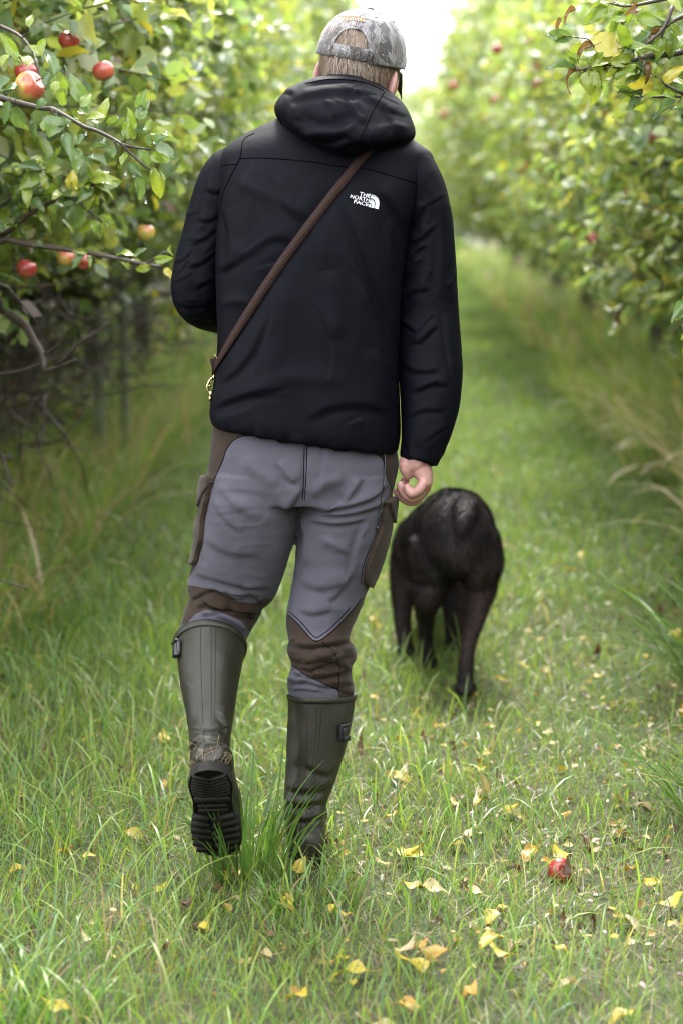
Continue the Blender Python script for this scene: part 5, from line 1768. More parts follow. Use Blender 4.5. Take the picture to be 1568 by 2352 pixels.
# coat: short hairs lying back and down
f = DF[0]
ctr = DV[f].mean(1)
fa = np.linalg.norm(np.cross(DV[f[:, 1]] - DV[f[:, 0]], DV[f[:, 3]] - DV[f[:, 0]]), axis=1)
pick = RNG.choice(len(f), 60000, p=fa / fa.sum())
w4 = RNG.dirichlet((1, 1, 1, 1), len(pick))
rt = np.einsum('nk,nkc->nc', w4, DV[f[pick]])
nn = normals(DV, DF)[f[pick]].mean(1)
flow = np.array([0.05, -0.55, -0.75]) + RNG.normal(0, 0.25, (len(pick), 3))
lum = 0.6 + 0.9 * np.clip(vnoise(rt * 13, 63) + 0.3, 0, 1)
colr = np.array([[0.0150, 0.0112, 0.0112]]) * (lum * RNG.uniform(0.5, 1.7, len(pick)))[:, None]
rf = np.clip(vnoise(rt * 8, 64) - 0.15, 0, 1)[:, None]
colr = colr + rf * np.array([[0.022, 0.012, 0.008]])
uvd = proj(rt)
br_ = np.clip(1 - ((uvd[:, 0] - 1062) / 16) ** 2, 0, 1) * np.clip(1 - ((uvd[:, 1] - 1410) / 95) ** 2, 0, 1)
colr = colr + br_[:, None] * np.array([[0.040, 0.024, 0.018]]) * RNG.uniform(0.3, 1, (len(pick), 1))
ln = RNG.uniform(0.013, 0.028, len(pick)) * np.clip(rt[:, 2] * 3, 0.4, 1)
sv = strands(rt, nrm(nn), flow, ln, RNG.uniform(0.0012, 0.0024, len(pick)), colr, 0.34, 2)
tag(link('fur', fast_mesh('fur', sv[0], sv[1], True, sv[2]), M['fur'], DOG), kind='stuff')

# ------------------------------------------------------------------ single leaves
def leaf_mesh(name, curl, fold, wav, width, cols, petiole=0.35, nx=10, ny=3, seed=0):
    """a leaf of length 1 along x: serrate outline, midrib, curl along and fold across, short stalk"""
    rg = np.random.default_rng(seed)
    V, C = [], []
    ph = rg.uniform(0, 6)
    for i in range(nx + 1):
        t = i / nx
        w = width * (math.sin(math.pi * min(1, t ** 0.8)) ** 0.75) * (1 - 0.25 * t)
        w *= 1 + 0.07 * math.sin(23 * t + ph)
        ang = curl * t
        x = (math.sin(ang) / curl) if abs(curl) > 1e-3 else t
        zc = -(1 - math.cos(ang)) / curl if abs(curl) > 1e-3 else 0
        for j in range(-ny, ny + 1):
            s = j / ny
            y = w * s * math.cos(fold * abs(s))
            z = zc + w * abs(s) * math.sin(fold) + wav * 0.06 * math.sin(9 * t + ph + 2.2 * s) * abs(s)
            V.append((x, y, z))
            k = rg.uniform(0.9, 1.1) * (1.12 if j == 0 else 1)
            edge = (abs(s) == 1) * cols[2] if len(cols) > 2 else 0
            base = np.array(cols[0]) * (1 - t * 0.5) + np.array(cols[1]) * (t * 0.5)
            if len(cols) > 3 and (abs(s) == 1 or t > 0.85): base = base * (1 - cols[2]) + np.array(cols[3]) * cols[2]
            C.append(base * k)
    m_ = 2 * ny + 1
    q = [[i * m_ + j, (i + 1) * m_ + j, (i + 1) * m_ + j + 1, i * m_ + j + 1] for i in range(nx) for j in range(m_ - 1)]
    o_ = len(V)
    st = [(-petiole, 0, 0.05), (-petiole * 0.5, 0, 0.0), (0.02, 0, 0.0)]
    tv, tf = tube(st, 0.012, 4, 1)
    V = np.vstack([np.array(V), tv])
    C = np.vstack([np.array(C), np.tile(np.array(cols[0]) * np.array([1.1, 0.95, 1.0]), (len(tv), 1))])
    return fast_mesh(name, V, [np.array(q), tf[0] + o_, tf[1] + o_], True, C)

M['leaf_near'] = leaf_mat('apple_leaf_near', 0.36, 0.20, 0.5, spots=(9, 0.68, 0.74, (0.12, 0.07, 0.03)))
M['leaf_fallen'] = leaf_mat('fallen_leaf', 0.18, 0.45, 0.35, spots=(5, 0.60, 0.68, (0.10, 0.055, 0.022)), tint=1.15)
GREENS = [((0.12, 0.185, 0.026), (0.155, 0.21, 0.030)), ((0.085, 0.140, 0.045), (0.10, 0.155, 0.045)), ((0.155, 0.205, 0.030), (0.20, 0.225, 0.035)), ((0.070, 0.120, 0.050), (0.085, 0.135, 0.048))]
LEAFM = []
for k in range(8):
    g0, g1 = GREENS[k % 4]
    me = leaf_mesh('apple_leaf', [0.5, 0.9, 1.4, 0.3, -0.6, 0.8, 1.1, 0.2][k], [0.35, 0.6, 0.25, 0.8, 0.4, 0.2, 0.5, 0.7][k], 1.0, [0.27, 0.30, 0.24, 0.29, 0.26, 0.32, 0.25, 0.28][k], (g0, g1), seed=k)
    me.materials.append(M['leaf_near'])
    LEAFM.append(me)
YEL = leaf_mesh('yellow_leaf', 0.8, 0.35, 1, 0.31, ((0.30, 0.28, 0.035), (0.33, 0.26, 0.035)), seed=21); YEL.materials.append(M['leaf_near'])
BRN = leaf_mesh('brown_leaf', 2.2, 0.9, 1.5, 0.24, ((0.11, 0.06, 0.025), (0.16, 0.09, 0.03)), seed=22); BRN.materials.append(M['leaf_near'])

def leaf_obj(me, base, tip, roll, parent, stretch=1.0, tilt=0.0):
    d = np.asarray(tip) - np.asarray(base)
    L = np.linalg.norm(d)
    d = d / L
    ref = nrm(np.array([0, -0.75, 0.66]))
    w = ref - d * np.dot(ref, d)
    w = nrm(w)
    s = np.cross(w, d)
    c_, s_ = math.cos(roll), math.sin(roll)
    s2, w2 = s * c_ + w * s_, w * c_ - s * s_
    o = bpy.data.objects.new('leaf', me)
    COL.objects.link(o)
    mt = Matrix([[d[0] * L, s2[0] * L * stretch, w2[0] * L, base[0]], [d[1] * L, s2[1] * L * stretch, w2[1] * L, base[1]], [d[2] * L, s2[2] * L * stretch, w2[2] * L, base[2]], [0, 0, 0, 1]])
    o.matrix_world = mt
    if parent is not None:
        o.parent = parent
        o.matrix_basis = mt
    return o

def branch(name, tree, paths, label=None):
    """a bough of a tree, world coordinates; a child of the tree"""
    parts = [tube(np.array(p), r_, 7, 3) for p, r_ in paths]
    V, F = join(parts)
    br = link(name, fast_mesh(name, V, F), M['twig'], tree)
    if label: br['label'] = label
    return br

def droplet(p, r_, parent):
    V, F = ellipsoid(p, (r_, r_, r_ * 1.15), None, 10, 7)
    link('water_drop', fast_mesh('water_drop', V, F), M['water'], parent)
m, nt, b, o = new_mat('water_drop')
b.inputs['Base Color'].default_value = (0.9, 0.95, 1, 1)
b.inputs['Roughness'].default_value = 0.02
b.inputs['Transmission Weight'].default_value = 0.9
b.inputs['IOR'].default_value = 1.33
M['water'] = m

rnd = random.Random(5)
YB = 4.78
def z6(x, y): return (x * 0.32, y * 0.32)
def bl(pts, r0, r1, Y0=YB, Y1=YB):
    k = len(pts)
    return ([P(*z6(*p), Y0 + (Y1 - Y0) * i / (k - 1)) for i, p in enumerate(pts)], np.linspace(r0, r1, k))
paths = [bl([(-420, 500), (-150, 640), (80, 720), (300, 775), (370, 780), (450, 820), (540, 872), (620, 915), (700, 940), (820, 1000), (880, 1038)], 0.0070, 0.0032, 5.0, YB),
         bl([(880, 1038), (960, 1055), (1085, 1072)], 0.0038, 0.002), bl([(880, 1038), (950, 1110), (1040, 1190), (1110, 1225)], 0.0038, 0.002),
         bl([(820, 1000), (845, 1060), (855, 1105)], 0.0025, 0.0018), bl([(370, 780), (400, 840), (425, 890)], 0.0025, 0.0015),
         bl([(0, 185), (90, 225), (160, 270), (235, 360), (255, 420)], 0.0045, 0.0024, 5.0, 4.9), bl([(-200, 100), (0, 185)], 0.009, 0.006, 5.1, 5.0), bl([(160, 270), (205, 220), (220, 140)], 0.0018, 0.0014, 4.9, 4.85),
         bl([(255, 420), (300, 560), (330, 640)], 0.003, 0.002, 4.9, 4.86)]
BR1 = branch('branch', TREES_L[0], paths, 'sharp leafy bough hanging in at the upper left with drops of water')
LV1 = [((395, 545), (360, 320), 85, 1), ((315, 560), (300, 480), 60, 3), ((400, 660), (390, 545), 85, 2), ((465, 640), (450, 555), 50, 0), ((345, 740), (245, 760), 70, 3), ((600, 730), (505, 530), 70, 1), ((580, 775), (660, 640), 60, 0),
       ((740, 860), (740, 680), 70, 2), ((550, 800), (640, 810), 50, 0), ((560, 850), (490, 800), 60, 0), ((620, 860), (720, 760), 80, 2), ((700, 900), (690, 800), 90, 2), ((770, 880), (885, 870), 55, 0), ((830, 900), (920, 870), 60, 4),
       ((960, 930), (930, 760), 60, 0), ((1000, 860), (1045, 700), 75, 1), ((1010, 790), (1020, 650), 60, 1), ((930, 870), (1020, 860), 70, 2), ((910, 1000), (920, 880), 60, 0), ((960, 1000), (960, 880), 60, 0), ((1050, 940), (1100, 870), 90, 0),
       ((1090, 960), (1230, 920), 75, 2), ((1110, 1020), (1190, 970), 90, 3), ((1120, 1040), (1275, 1100), 90, 1), ((1070, 960), (1080, 1060), 60, 7), ((400, 830), (375, 965), 100, 1), ((380, 840), (285, 900), 90, 3), ((420, 900), (500, 860), 80, 3),
       ((470, 950), (520, 1140), 95, 3), ((545, 1060), (560, 1230), 70, 1), ((600, 960), (560, 1040), 70, 3), ((780, 1040), (640, 1060), 100, 3), ((800, 1060), (820, 1120), 60, 1), ((900, 1090), (890, 1220), 40, 0), ((920, 1180), (1030, 1270), 60, 3),
       ((990, 1260), (1050, 1440), 50, 1), ((990, 1080), (1080, 1190), 95, 1), ((1080, 1110), (1225, 1170), 90, 0), ((1140, 1220), (1225, 1250), 95, 1), ((1100, 1200), (1190, 1450), 70, 2), ((960, 1240), (1000, 1300), 50, 7),
       ((215, 200), (215, 60), 60, 2), ((130, 420), (0, 250), 80, 4), ((200, 475), (180, 330), 100, 2), ((150, 470), (90, 400), 60, 0), ((110, 640), (-10, 590), 80, 1), ((120, 760), (145, 970), 105, 1), ((70, 720), (30, 900), 80, 3), ((260, 400), (330, 290), 60, 4),
       ((300, 400), (240, 300), 70, 2), ((320, 620), (350, 500), 60, 3), ((20, 480), (30, 330), 60, 2), ((60, 560), (-20, 640), 90, 3), ((450, 760), (470, 640), 70, 0), ((240, 860), (260, 990), 60, 3), ((330, 850), (330, 960), 70, 0), ((20, 760), (-40, 700), 80, 2)]
for (a, c_, w, k) in LV1:
    La = math.hypot(c_[0] - a[0], c_[1] - a[1])
    Y0 = YB - 0.02 + 0.05 * rnd.random()
    base, tip = P(*z6(*a), Y0), P(*z6(*c_), Y0 + rnd.uniform(-0.035, 0.035))
    leaf_obj(LEAFM[(k % 4) + 4 * rnd.randint(0, 1)], base, tip, rnd.uniform(-0.5, 0.5), BR1, min(1.6, max(0.9, 1.25 * (w / La) / 0.52)))
for (x, y) in ((668, 1115), (1050, 1450), (905, 1245), (1045, 60), (495, 893), (568, 1203), (1195, 955), (750, 1000), (620, 960)):
    droplet(P(*z6(x, y), YB - 0.01), 0.0032, BR1)

def auto_bough(tree, nm, paths_px, n_leaf, size, label, yellow=0.1, brown=0.05, seed=1, hang=0.3):
    """a bough with leaves set along it in small rosettes"""
    rg = random.Random(seed)
    paths = []
    for pp, r0, r1 in paths_px:
        pts = [P(*p) for p in pp]
        paths.append((pts, np.linspace(r0, r1, len(pts))))
    br = branch(nm, tree, paths, label)
    tot = sum(np.linalg.norm(np.diff(np.array(p), axis=0), axis=1).sum() for p, _ in paths)
    for p, _ in paths:
        p = catmull(np.array(p), 6)
        Ls = np.linalg.norm(np.diff(p, axis=0), axis=1).sum()
        for k in range(max(2, int(n_leaf * Ls / tot))):
            t = rg.random() ** 0.7 * (len(p) - 1)
            i = min(int(t), len(p) - 2)
            b0 = p[i] + (p[i + 1] - p[i]) * (t - i)
            tang = nrm(p[i + 1] - p[i])
            d = nrm(np.array([rg.gauss(0, 1), rg.gauss(0, 0.7), rg.gauss(0, 0.8) - hang * 0.5]) + tang * 0.7)
            L = size * rg.uniform(0.65, 1.25)
            me = LEAFM[rg.choice([0, 0, 1, 2, 2, 2, 3, 4, 5, 6, 6, 7])]
            q_ = rg.random()
            if q_ < yellow: me = YEL
            elif q_ < yellow + brown: me = BRN
            st = b0 + d * 0.012
            leaf_obj(me, st, st + d * L, rg.uniform(-0.9, 0.9), br, rg.uniform(0.85, 1.2))
    return br
def z8(x, y, Y): return (1003.5 + x * 0.36, y * 0.36, Y)
BR2 = auto_bough(TREES_R[0], 'branch', [
    ([z8(1900, 200, 4.9), z8(1568, 330, 4.75), z8(1350, 360, 4.68), z8(1180, 400, 4.65), z8(1020, 420, 4.64), z8(890, 450, 4.64)], 0.008, 0.002),
    ([z8(1568, 600, 4.72), z8(1450, 540, 4.70), z8(1360, 460, 4.68)], 0.004, 0.0025), ([z8(1500, 40, 4.7), z8(1440, 180, 4.68), z8(1330, 280, 4.66), z8(1200, 330, 4.66)], 0.005, 0.002),
    ([z8(1900, -60, 4.8), z8(1568, 100, 4.72), z8(1450, 180, 4.70), z8(1420, 300, 4.7)], 0.006, 0.002), ([z8(1700, 700, 4.75), z8(1560, 620, 4.72), z8(1400, 620, 4.70), z8(1260, 620, 4.69)], 0.004, 0.002),
    ([z8(1500, -20, 4.75), z8(1330, 20, 4.72), z8(1200, 40, 4.72), z8(1100, 20, 4.72)], 0.005, 0.002), ([z8(1000, 300, 4.64), z8(960, 250, 4.64), z8(880, 240, 4.64)], 0.002, 0.0014)],
    95, 0.062, 'sharp yellowing bough hanging in at the upper right', 0.015, 0.04, 3)
for (a, c_, me, st) in (((1170, 330), (965, 215), YEL, 1.5), ((985, 290), (815, 330), BRN, 1.0), ((870, 395), (712, 465), LEAFM[2], 1.3), ((870, 420), (830, 310), LEAFM[0], 0.9), ((960, 440), (1090, 345), LEAFM[4], 1.3), ((1120, 430), (1310, 345), LEAFM[2], 1.2),
                        ((1130, 500), (1300, 440), LEAFM[4], 1.0), ((1190, 305), (1420, 275), LEAFM[0], 0.7), ((1030, 520), (990, 690), LEAFM[6], 0.9), ((1450, 530), (1560, 400), YEL, 0.9), ((1180, 210), (1280, 80), LEAFM[4], 0.8), ((960, 450), (880, 500), BRN, 0.7), ((1060, 400), (1080, 470), BRN, 0.8),
                        ((1215, 130), (1100, 110), LEAFM[0], 0.9), ((790, 120), (730, 190), BRN, 1.0), ((880, 60), (750, 90), BRN, 0.9)):
    Y0 = 4.63 + 0.04 * rnd.random()
    leaf_obj(me, P(*z8(*a, Y0)), P(*z8(*c_, Y0 - 0.02)), rnd.uniform(-0.3, 0.3), BR2, st)
BR3 = auto_bough(TREES_R[0], 'branch', [([(1660, 640, 4.75), (1600, 690, 4.68), (1572, 730, 4.64)], 0.004, 0.002), ([(1640, 760, 4.7), (1590, 790, 4.66), (1568, 800, 4.65)], 0.003, 0.002)], 8, 0.05, 'small leafy twig at the right edge level with the dog lead buckle', 0, 0, 9)
for (a, c_) in (((1580, 690), (1537, 738)), ((1585, 720), (1542, 722)), ((1590, 780), (1553, 810)), ((1590, 760), (1555, 770)), ((1585, 660), (1565, 690))):
    leaf_obj(LEAFM[rnd.randint(0, 3)], P(*a, 4.62), P(*c_, 4.61), rnd.uniform(-0.3, 0.3), BR3, 1.0)
# softer boughs a little further back on the left
def zb(x, y, Y): return (x, y, Y)
BR4 = auto_bough(TREES_L[0], 'branch', [
    ([(-60, 640, 5.6), (0, 555, 5.5), (60, 560, 5.45), (130, 570, 5.4), (200, 580, 5.35), (280, 596, 5.3), (335, 607, 5.28), (372, 612, 5.26)], 0.010, 0.003), ([(335, 607, 5.28), (360, 590, 5.27), (380, 578, 5.27)], 0.003, 0.002)],
    16, 0.05, 'thin brown bough with few leaves pointing at the elbow', 0.05, 0, 11)
BR5 = auto_bough(TREES_L[0], 'branch', [
    ([(-90, 560, 5.7), (0, 545, 5.6), (70, 490, 5.5), (150, 450, 5.45), (205, 430, 5.4), (215, 420, 5.4)], 0.009, 0.003), ([(70, 490, 5.5), (60, 430, 5.45), (40, 380, 5.45)], 0.004, 0.002), ([(150, 450, 5.45), (190, 470, 5.4), (235, 510, 5.4)], 0.004, 0.002), ([(-40, 500, 5.6), (20, 460, 5.5), (60, 400, 5.5), (110, 390, 5.45)], 0.006, 0.002)],
    110, 0.062, 'bright leafy bough low at the left edge above the bare twigs', 0.04, 0, 12, -0.3)
# bare crooked twig low on the left
BR6 = branch('branch', TREES_L[0], [
    ([P(-60, 640, 6.1), P(20, 720, 5.95), P(58, 748, 5.9), P(80, 785, 5.85), P(98, 815, 5.82), P(102, 850, 5.8)], np.array([0.016, 0.014, 0.012, 0.011, 0.009, 0.007])),
    ([P(102, 852, 5.8), P(140, 840, 5.78), P(176, 825, 5.76)], np.array([0.007, 0.005, 0.003])), ([P(135, 838, 5.78), P(180, 790, 5.75), P(220, 765, 5.73), P(248, 742, 5.72)], np.array([0.005, 0.004, 0.003, 0.002])),
    ([P(98, 815, 5.82), P(125, 800, 5.8), P(150, 770, 5.78), P(160, 750, 5.77)], np.array([0.005, 0.004, 0.003, 0.002])), ([P(80, 785, 5.85), P(66, 790, 5.85)], np.array([0.005, 0.004]))],
    'bare crooked grey twig low on the left')

# ------------------------------------------------------------------ apples
m, nt, b, o = new_mat('apple_skin')
tc = nt.nodes.new('ShaderNodeTexCoord')
n1 = noise_node(nt, 2.2, 4, 0.6)
n1.inputs['Scale'].default_value = 14
n2 = noise_node(nt, 60, 3, 0.6, vec_scale=(1, 1, 0.18))
oi = nt.nodes.new('ShaderNodeObjectInfo')
sep = nt.nodes.new('ShaderNodeSeparateXYZ')
nt.links.new(tc.outputs['Object'], sep.inputs[0])
mr = nt.nodes.new('ShaderNodeMapRange')
mr.inputs['From Min'].default_value = -0.035; mr.inputs['From Max'].default_value = 0.03
nt.links.new(sep.outputs['Z'], mr.inputs['Value'])
ad1 = nt.nodes.new('ShaderNodeMath'); ad1.operation = 'ADD'
nt.links.new(mr.outputs[0], ad1.inputs[0]); nt.links.new(n1.outputs[0], ad1.inputs[1])
ad2 = nt.nodes.new('ShaderNodeMath'); ad2.operation = 'MULTIPLY_ADD'
nt.links.new(n2.outputs[0], ad2.inputs[0]); ad2.inputs[1].default_value = 0.5
nt.links.new(ad1.outputs[0], ad2.inputs[2])
sc_ = nt.nodes.new('ShaderNodeAttribute'); sc_.attribute_type = 'OBJECT'; sc_.attribute_name = 'blush'
ad3 = nt.nodes.new('ShaderNodeMath'); ad3.operation = 'ADD'
nt.links.new(ad2.outputs[0], ad3.inputs[0]); nt.links.new(sc_.outputs['Fac'], ad3.inputs[1])
sc3 = nt.nodes.new('ShaderNodeMath'); sc3.operation = 'MULTIPLY'; sc3.inputs[1].default_value = 0.5
nt.links.new(ad3.outputs[0], sc3.inputs[0])
r1 = ramp(nt, sc3.outputs[0], [(0.30, (0.36, 0.34, 0.06)), (0.48, (0.42, 0.30, 0.07)), (0.62, (0.40, 0.10, 0.05)), (0.85, (0.27, 0.030, 0.026))])
nt.links.new(r1.outputs[0], b.inputs['Base Color'])
b.inputs['Roughness'].default_value = 0.22
b.inputs['Coat Weight'].default_value = 0.3
M['apple'] = m
th = np.linspace(0, np.pi, 17)
prof = [((0.5 * math.sin(t) ** 0.86 * (1 + 0.06 * math.cos(t))), 0.46 * math.cos(t) - 0.14 * math.exp(-(t / 0.34) ** 2) + 0.10 * math.exp(-((math.pi - t) / 0.28) ** 2)) for t in th]
V, F = [], []
nn_ = 22
for r_, z_ in prof:
    for j in range(nn_):
        a = 2 * math.pi * j / nn_
        k = 1 + 0.025 * math.cos(5 * a) * (0.4 - z_)
        V.append((r_ * k * math.cos(a), r_ * k * math.sin(a), z_))
for i in range(len(prof) - 1):
    for j in range(nn_):
        F.append([i * nn_ + j, (i + 1) * nn_ + j, (i + 1) * nn_ + (j + 1) % nn_, i * nn_ + (j + 1) % nn_])
APV, APF = np.array(V), np.array(F)
STV, STF = tube([(0, 0, 0.28), (0.02, 0, 0.45), (0.06, 0.01, 0.62)], 0.022, 5, 2)
CLV, CLF = ellipsoid((0, 0, -0.36), (0.09, 0.09, 0.05), None, 8, 5)
apple_sizes = {}
def apple(label, u, v, diam, Y=None, ground=None, blush=0.0, rot=(0, 0, 0), group='apples hanging on the trees'):
    p = P(u, v, Y) if ground is None else ground
    e = empty('apple', tuple(p))
    e.rotation_euler = rot
    tag(e, label, 'apple', group)
    key = round(diam, 3)
    if key not in apple_sizes:
        apple_sizes[key] = (fast_mesh('fruit', APV * diam, APF), fast_mesh('stem', STV * diam, STF), fast_mesh('calyx', CLV * diam, CLF))
    for nm, me, mt in zip(('fruit', 'stem', 'calyx'), apple_sizes[key], (M['apple'], M['twig'], M['twig'])):
        o = link(nm, me, mt)
        o.parent = e
        if nm == 'fruit': o['blush'] = float(blush)
    return e
apple('big striped apple on the sharp bough at the far left', 68, 199, 0.070, 4.83, blush=-0.28, rot=(0.5, 0.9, 0.2))
apple('red apple high on the left, topmost of the left-hand apples', 160, 92, 0.056, 5.55, blush=0.3, rot=(0.2, -0.3, 1))
apple('pink apple hanging between the two highest left-hand apples and the hood', 238, 163, 0.057, 5.6, blush=0.2, rot=(-0.3, 0.2, 2))
apple('red apple lowest at the left edge', 62, 617, 0.054, 5.7, blush=0.25, rot=(0.1, 0.3, 0))
apple('green apple with a blush left of the twin pair above the bare twigs', 152, 593, 0.050, 5.75, blush=-0.25, rot=(0.2, -0.2, 1.2))
apple('red apple touching the blushed green one above the bare twigs', 193, 600, 0.046, 5.72, blush=0.4, rot=(0.6, 0.9, 2.2))
apple('yellow green apple near the bent elbow', 335, 535, 0.056, 6.3, blush=-0.45)
apple('half hidden red apple just behind the big striped one', 60, 166, 0.055, 5.3, blush=0.6)
for (lb, u, v, Y, bl_) in (('red apple in the right-hand row at the right edge, level with the hood', 1510, 320, 8.0, 0.5), ('peach coloured apple low in the right-hand row', 1416, 616, 9.0, -0.05), ('golden apple lowest in the right-hand row', 1471, 664, 8.8, -0.4),
                          ('pink apple in the right-hand row just above the bleached grass', 1365, 549, 10.0, 0.3), ('small red apple highest in the right-hand row', 1140, 112, 12.5, 0.6), ('dark pink apple in the right-hand row beside the brim of the cap', 1040, 196, 15.0, 0.4), ('dark red apple below and left of the highest one on the right', 1112, 150, 13.4, 0.6),
                          ('red apple in the right-hand row level with the neck', 1137, 231, 13.0, 0.6), ('pinkish apple nearest the hood on the right', 1018, 262, 17.5, 0.5), ('small dull red apple left of the sharp right-hand bough', 1237, 194, 11.0, 0.5), ('brownish red apple under the right-hand treetops', 1221, 97, 11.5, 0.6), ('faint orange apple in the right-hand row level with the shoulder seam', 1200, 385, 11.0, 0.2)):
    apple(lb, u, v, 0.068, Y, blush=bl_)
g = G(1285, 2000, 0.012)
apple('red windfall apple half sunk in the grass on the right', 0, 0, 0.055, ground=g, blush=0.55, rot=(1.2, 0.5, 0.3), group='windfall apples')

# ------------------------------------------------------------------ fallen leaves
FL = {
    'yellow': [leaf_mesh('fallen_yellow', 0.35, 0.15, 1.4, 0.33, ((0.36, 0.265, 0.022), (0.33, 0.25, 0.025), 0.35, (0.28, 0.17, 0.03)), seed=31), leaf_mesh('fallen_yellow_b', 0.7, 0.3, 1.2, 0.35, ((0.33, 0.26, 0.025), (0.37, 0.285, 0.03), 0.3, (0.26, 0.16, 0.03)), seed=32)],
    'pale': [leaf_mesh('fallen_pale', 0.7, 0.5, 1.5, 0.27, ((0.32, 0.275, 0.13), (0.29, 0.245, 0.10), 0.3, (0.30, 0.17, 0.08)), seed=33), leaf_mesh('fallen_pale_b', 1.3, 0.8, 1.5, 0.25, ((0.36, 0.30, 0.18), (0.30, 0.25, 0.12), 0.3, (0.26, 0.14, 0.06)), seed=34)],
    'orange': [leaf_mesh('fallen_orange', 0.6, 0.35, 1.5, 0.30, ((0.36, 0.22, 0.03), (0.28, 0.15, 0.03), 0.5, (0.16, 0.07, 0.02)), seed=35)],
    'brown': [leaf_mesh('fallen_brown', 1.7, 0.8, 1.8, 0.28, ((0.060, 0.032, 0.018), (0.085, 0.045, 0.022)), seed=36), leaf_mesh('fallen_brown_b', 2.4, 1.0, 1.8, 0.25, ((0.11, 0.065, 0.035), (0.075, 0.04, 0.022)), seed=37)]}
for ms in FL.values():
    for me in ms: me.materials.append(M['leaf_fallen'])
def fallen(kind, x, y, size, label, group='leaves fallen on the grass', az=None, tilt=None, z=None):
    me = rnd.choice(FL[kind])
    o = bpy.data.objects.new('fallen_leaf', me)
    COL.objects.link(o)
    gz = float(ground_z(np.array([x]), np.array([y]))[0])
    o.location = (x, y, gz + (rnd.uniform(0.022, 0.038) if z is None else z))
    tl = rnd.uniform(-0.25, 0.3) if tilt is None else tilt
    o.rotation_euler = (tl + rnd.uniform(0.0, 0.3), rnd.uniform(-0.3, 0.25), rnd.uniform(0, 6.28) if az is None else az)
    if rnd.random() < 0.35: o.rotation_euler.x += math.pi
    o.scale = (size,) * 3
    return tag(o, label, 'fallen leaf', group)
HAND = [('yellow', 1175, 2149, .075, 'clean yellow fallen leaf below the red windfall apple'), ('yellow', 1012, 2196, .090, 'brightest yellow fallen leaf in a bunch at the lower centre right'), ('pale', 930, 2182, .075, 'cream fallen leaf at the left of the yellow bunch'),
        ('orange', 985, 2178, .070, 'spotted ochre fallen leaf on top of the yellow bunch'), ('yellow', 868, 2222, .090, 'broad mottled yellow fallen leaf with a long stalk left of the bunch'), ('pale', 873, 2332, .105, 'large curled cream fallen leaf at the bottom edge'),
        ('yellow', 906, 1769, .075, 'yellow fallen leaf right of the planted boot shaft'), ('yellow', 952, 1683, .075, 'yellow fallen leaf behind the dark brown one by the dog'), ('brown', 983, 1688, .075, 'dark brown curled leaf behind the dog\'s rear foot'),
        ('yellow', 940, 1858, .070, 'greenish yellow fallen leaf level with the boot ankle'), ('orange', 1082, 1913, .060, 'upright spotted ochre leaf above the red windfall apple'), ('pale', 1113, 1822, .095, 'long cream curled leaf in the middle of the right-hand grass'),
        ('pale', 1427, 1820, .055, 'cream leaf standing near the right edge'), ('orange', 1252, 1942, .075, 'orange mottled leaf just above the red windfall apple'), ('pale', 1168, 1960, .070, 'faded tan leaf left of the red windfall apple'),
        ('yellow', 930, 1946, .085, 'yellow fallen leaf with brown stalk beside the planted boot heel'), ('yellow', 1480, 2306, .080, 'yellow spotted leaf in the bottom right corner'), ('orange', 930, 2290, .070, 'yellow and brown leaf above the large cream one'),
        ('pale', 998, 1596, .085, 'cream leaf beside the dog\'s rear foot'), ('orange', 1017, 1650, .050, 'small upright orange leaf behind the dog'), ('pale', 1454, 2090, .070, 'pale torn leaf at the right below the red windfall apple'),
        ('yellow', 1161, 2090, .055, 'narrow yellow leaf above the clean yellow one'), ('pale', 983, 2036, .085, 'long white leaf lying left of the red windfall apple'), ('pale', 1219, 2160, .080, 'narrow rolled cream leaf right of the clean yellow one'),
        ('yellow', 1197, 2190, .060, 'small yellow leaf under the rolled cream one'), ('yellow', 1007, 2346, .075, 'yellow leaf cut by the bottom edge'), ('pale', 244, 2146, .055, 'small cream leaf in the shaded grass at lower left'),
        ('pale', 650, 2184, .080, 'long pale green leaf on a stem in front of the boots'), ('yellow', 192, 2305, .070, 'pale yellow leaf at the bottom left'), ('orange', 156, 1930, .070, 'orange leaf in the grass left of the lifted boot'), ('yellow', 702, 1996, .055, 'yellow leaf against the planted boot'),
        ('yellow', 723, 2268, .070, 'yellow leaf at the bottom centre left of the broad mottled one'), ('brown', 47, 2141, .070, 'dark leaf at the left edge low down'), ('brown', 974, 1790, .045, 'small black brown leaf between the yellow leaves on the right'), ('yellow', 78, 1969, .06, 'yellow leaf at the left edge level with the boot soles'),
        ('yellow', 800, 2058, .05, 'pale yellow leaf chunk in front of the planted boot'), ('yellow', 402, 1688, .06, 'yellow leaf left of the lifted boot shaft'), ('orange', 1096, 2282, .055, 'small orange leaf right of the yellow and brown one'), ('pale', 1310, 2262, .08, 'tan leaf near the bottom right')]
for kind, u, v, s, lb in HAND:
    g = G(u, v, 0.03)
    fallen(kind, g[0] - 0.02, g[1], s * 0.88, lb)
shared = {'yellow': 'small yellow leaf lying loose among the grass blades', 'pale': 'small dried pale leaf lying loose among the grass blades', 'orange': 'small orange mottled leaf lying loose among the grass blades', 'brown': 'small dark brown leaf lying loose among the grass blades'}
cnt_ = 0
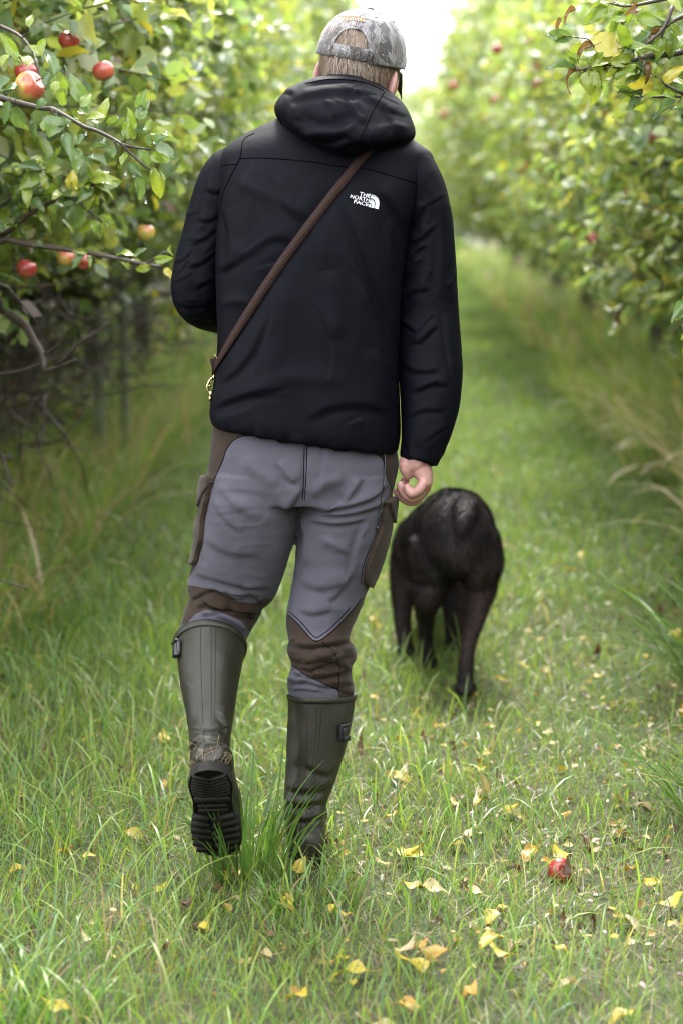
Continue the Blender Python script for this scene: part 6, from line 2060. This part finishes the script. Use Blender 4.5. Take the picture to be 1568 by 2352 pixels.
while cnt_ < 255:
    y = rnd.uniform(3.75, 8.6)
    x = rnd.uniform(-1, 1) * (0.16 * y + 0.25)
    if rnd.random() > (0.95 if x > -0.05 else 0.42): continue
    if y > 6.5 and rnd.random() < 0.4: continue
    k = rnd.choices(['yellow', 'pale', 'orange', 'brown'], [5, 3, 3, 6])[0]
    u_, v_ = proj(np.array([[x, y, 0.02]]))[0]
    side_ = 'left of' if u_ < 560 else ('right of' if u_ > 900 else 'near')
    zone = 'at the bottom %s the boots' % side_ if v_ > 2140 else ('level with the boot soles %s the walker' % side_ if v_ > 1850 else ('%s the boot shafts' % side_ if v_ > 1600 else 'beyond the rubber boots %s the walker' % side_))
    kk_ = {'yellow': 'small yellow leaf', 'pale': 'small dried pale leaf', 'orange': 'small orange mottled leaf', 'brown': 'small dark brown leaf'}[k]
    fallen(k, x, y, rnd.uniform(0.030, 0.062), kk_ + ' in the grass ' + zone, kk_.replace('leaf', 'leaves') + ' in the grass', z=rnd.uniform(0.014, 0.040))
    cnt_ += 1

# the finer litter: bits of leaf too many and too small to tell apart
n = 2600
y = RNG.uniform(3.6, 8.0, n)
x = RNG.uniform(-1, 1, n) * (0.16 * y + 0.3)
ok = RNG.random(n) < np.clip(0.55 + 0.7 * x + 0.5 * tuft_noise(x, y, 1.8, 91), 0.12, 1)
x, y = x[ok], y[ok]
m_ = len(x)
pos = np.stack([x, y, ground_z(x, y) + RNG.uniform(0.008, 0.034, m_)], 1)
dr = np.stack([RNG.normal(0, 1, m_), RNG.normal(0, 1, m_), RNG.normal(0, 0.25, m_)], 1)
V, F, C = leaf_cloud(pos, dr, nrm(RNG.normal(0, 0.35, (m_, 3)) + np.array([0, 0, 1])), RNG.uniform(0.010, 0.030, m_), LEAF8, LEAF8_F)
pal = np.array([(0.33, 0.24, 0.03), (0.26, 0.15, 0.03), (0.07, 0.04, 0.02), (0.28, 0.23, 0.11), (0.12, 0.07, 0.03), (0.045, 0.028, 0.018)])
C = np.repeat(pal[RNG.integers(0, len(pal), m_)] * RNG.uniform(0.7, 1.15, (m_, 1)), len(LEAF8), 0)
tag(link('leaf_litter', fast_mesh('leaf_litter', V, F, True, C), M['leaf_fallen']), 'fine litter of yellow and brown leaf scraps between the grass blades', 'leaf litter', kind='stuff')
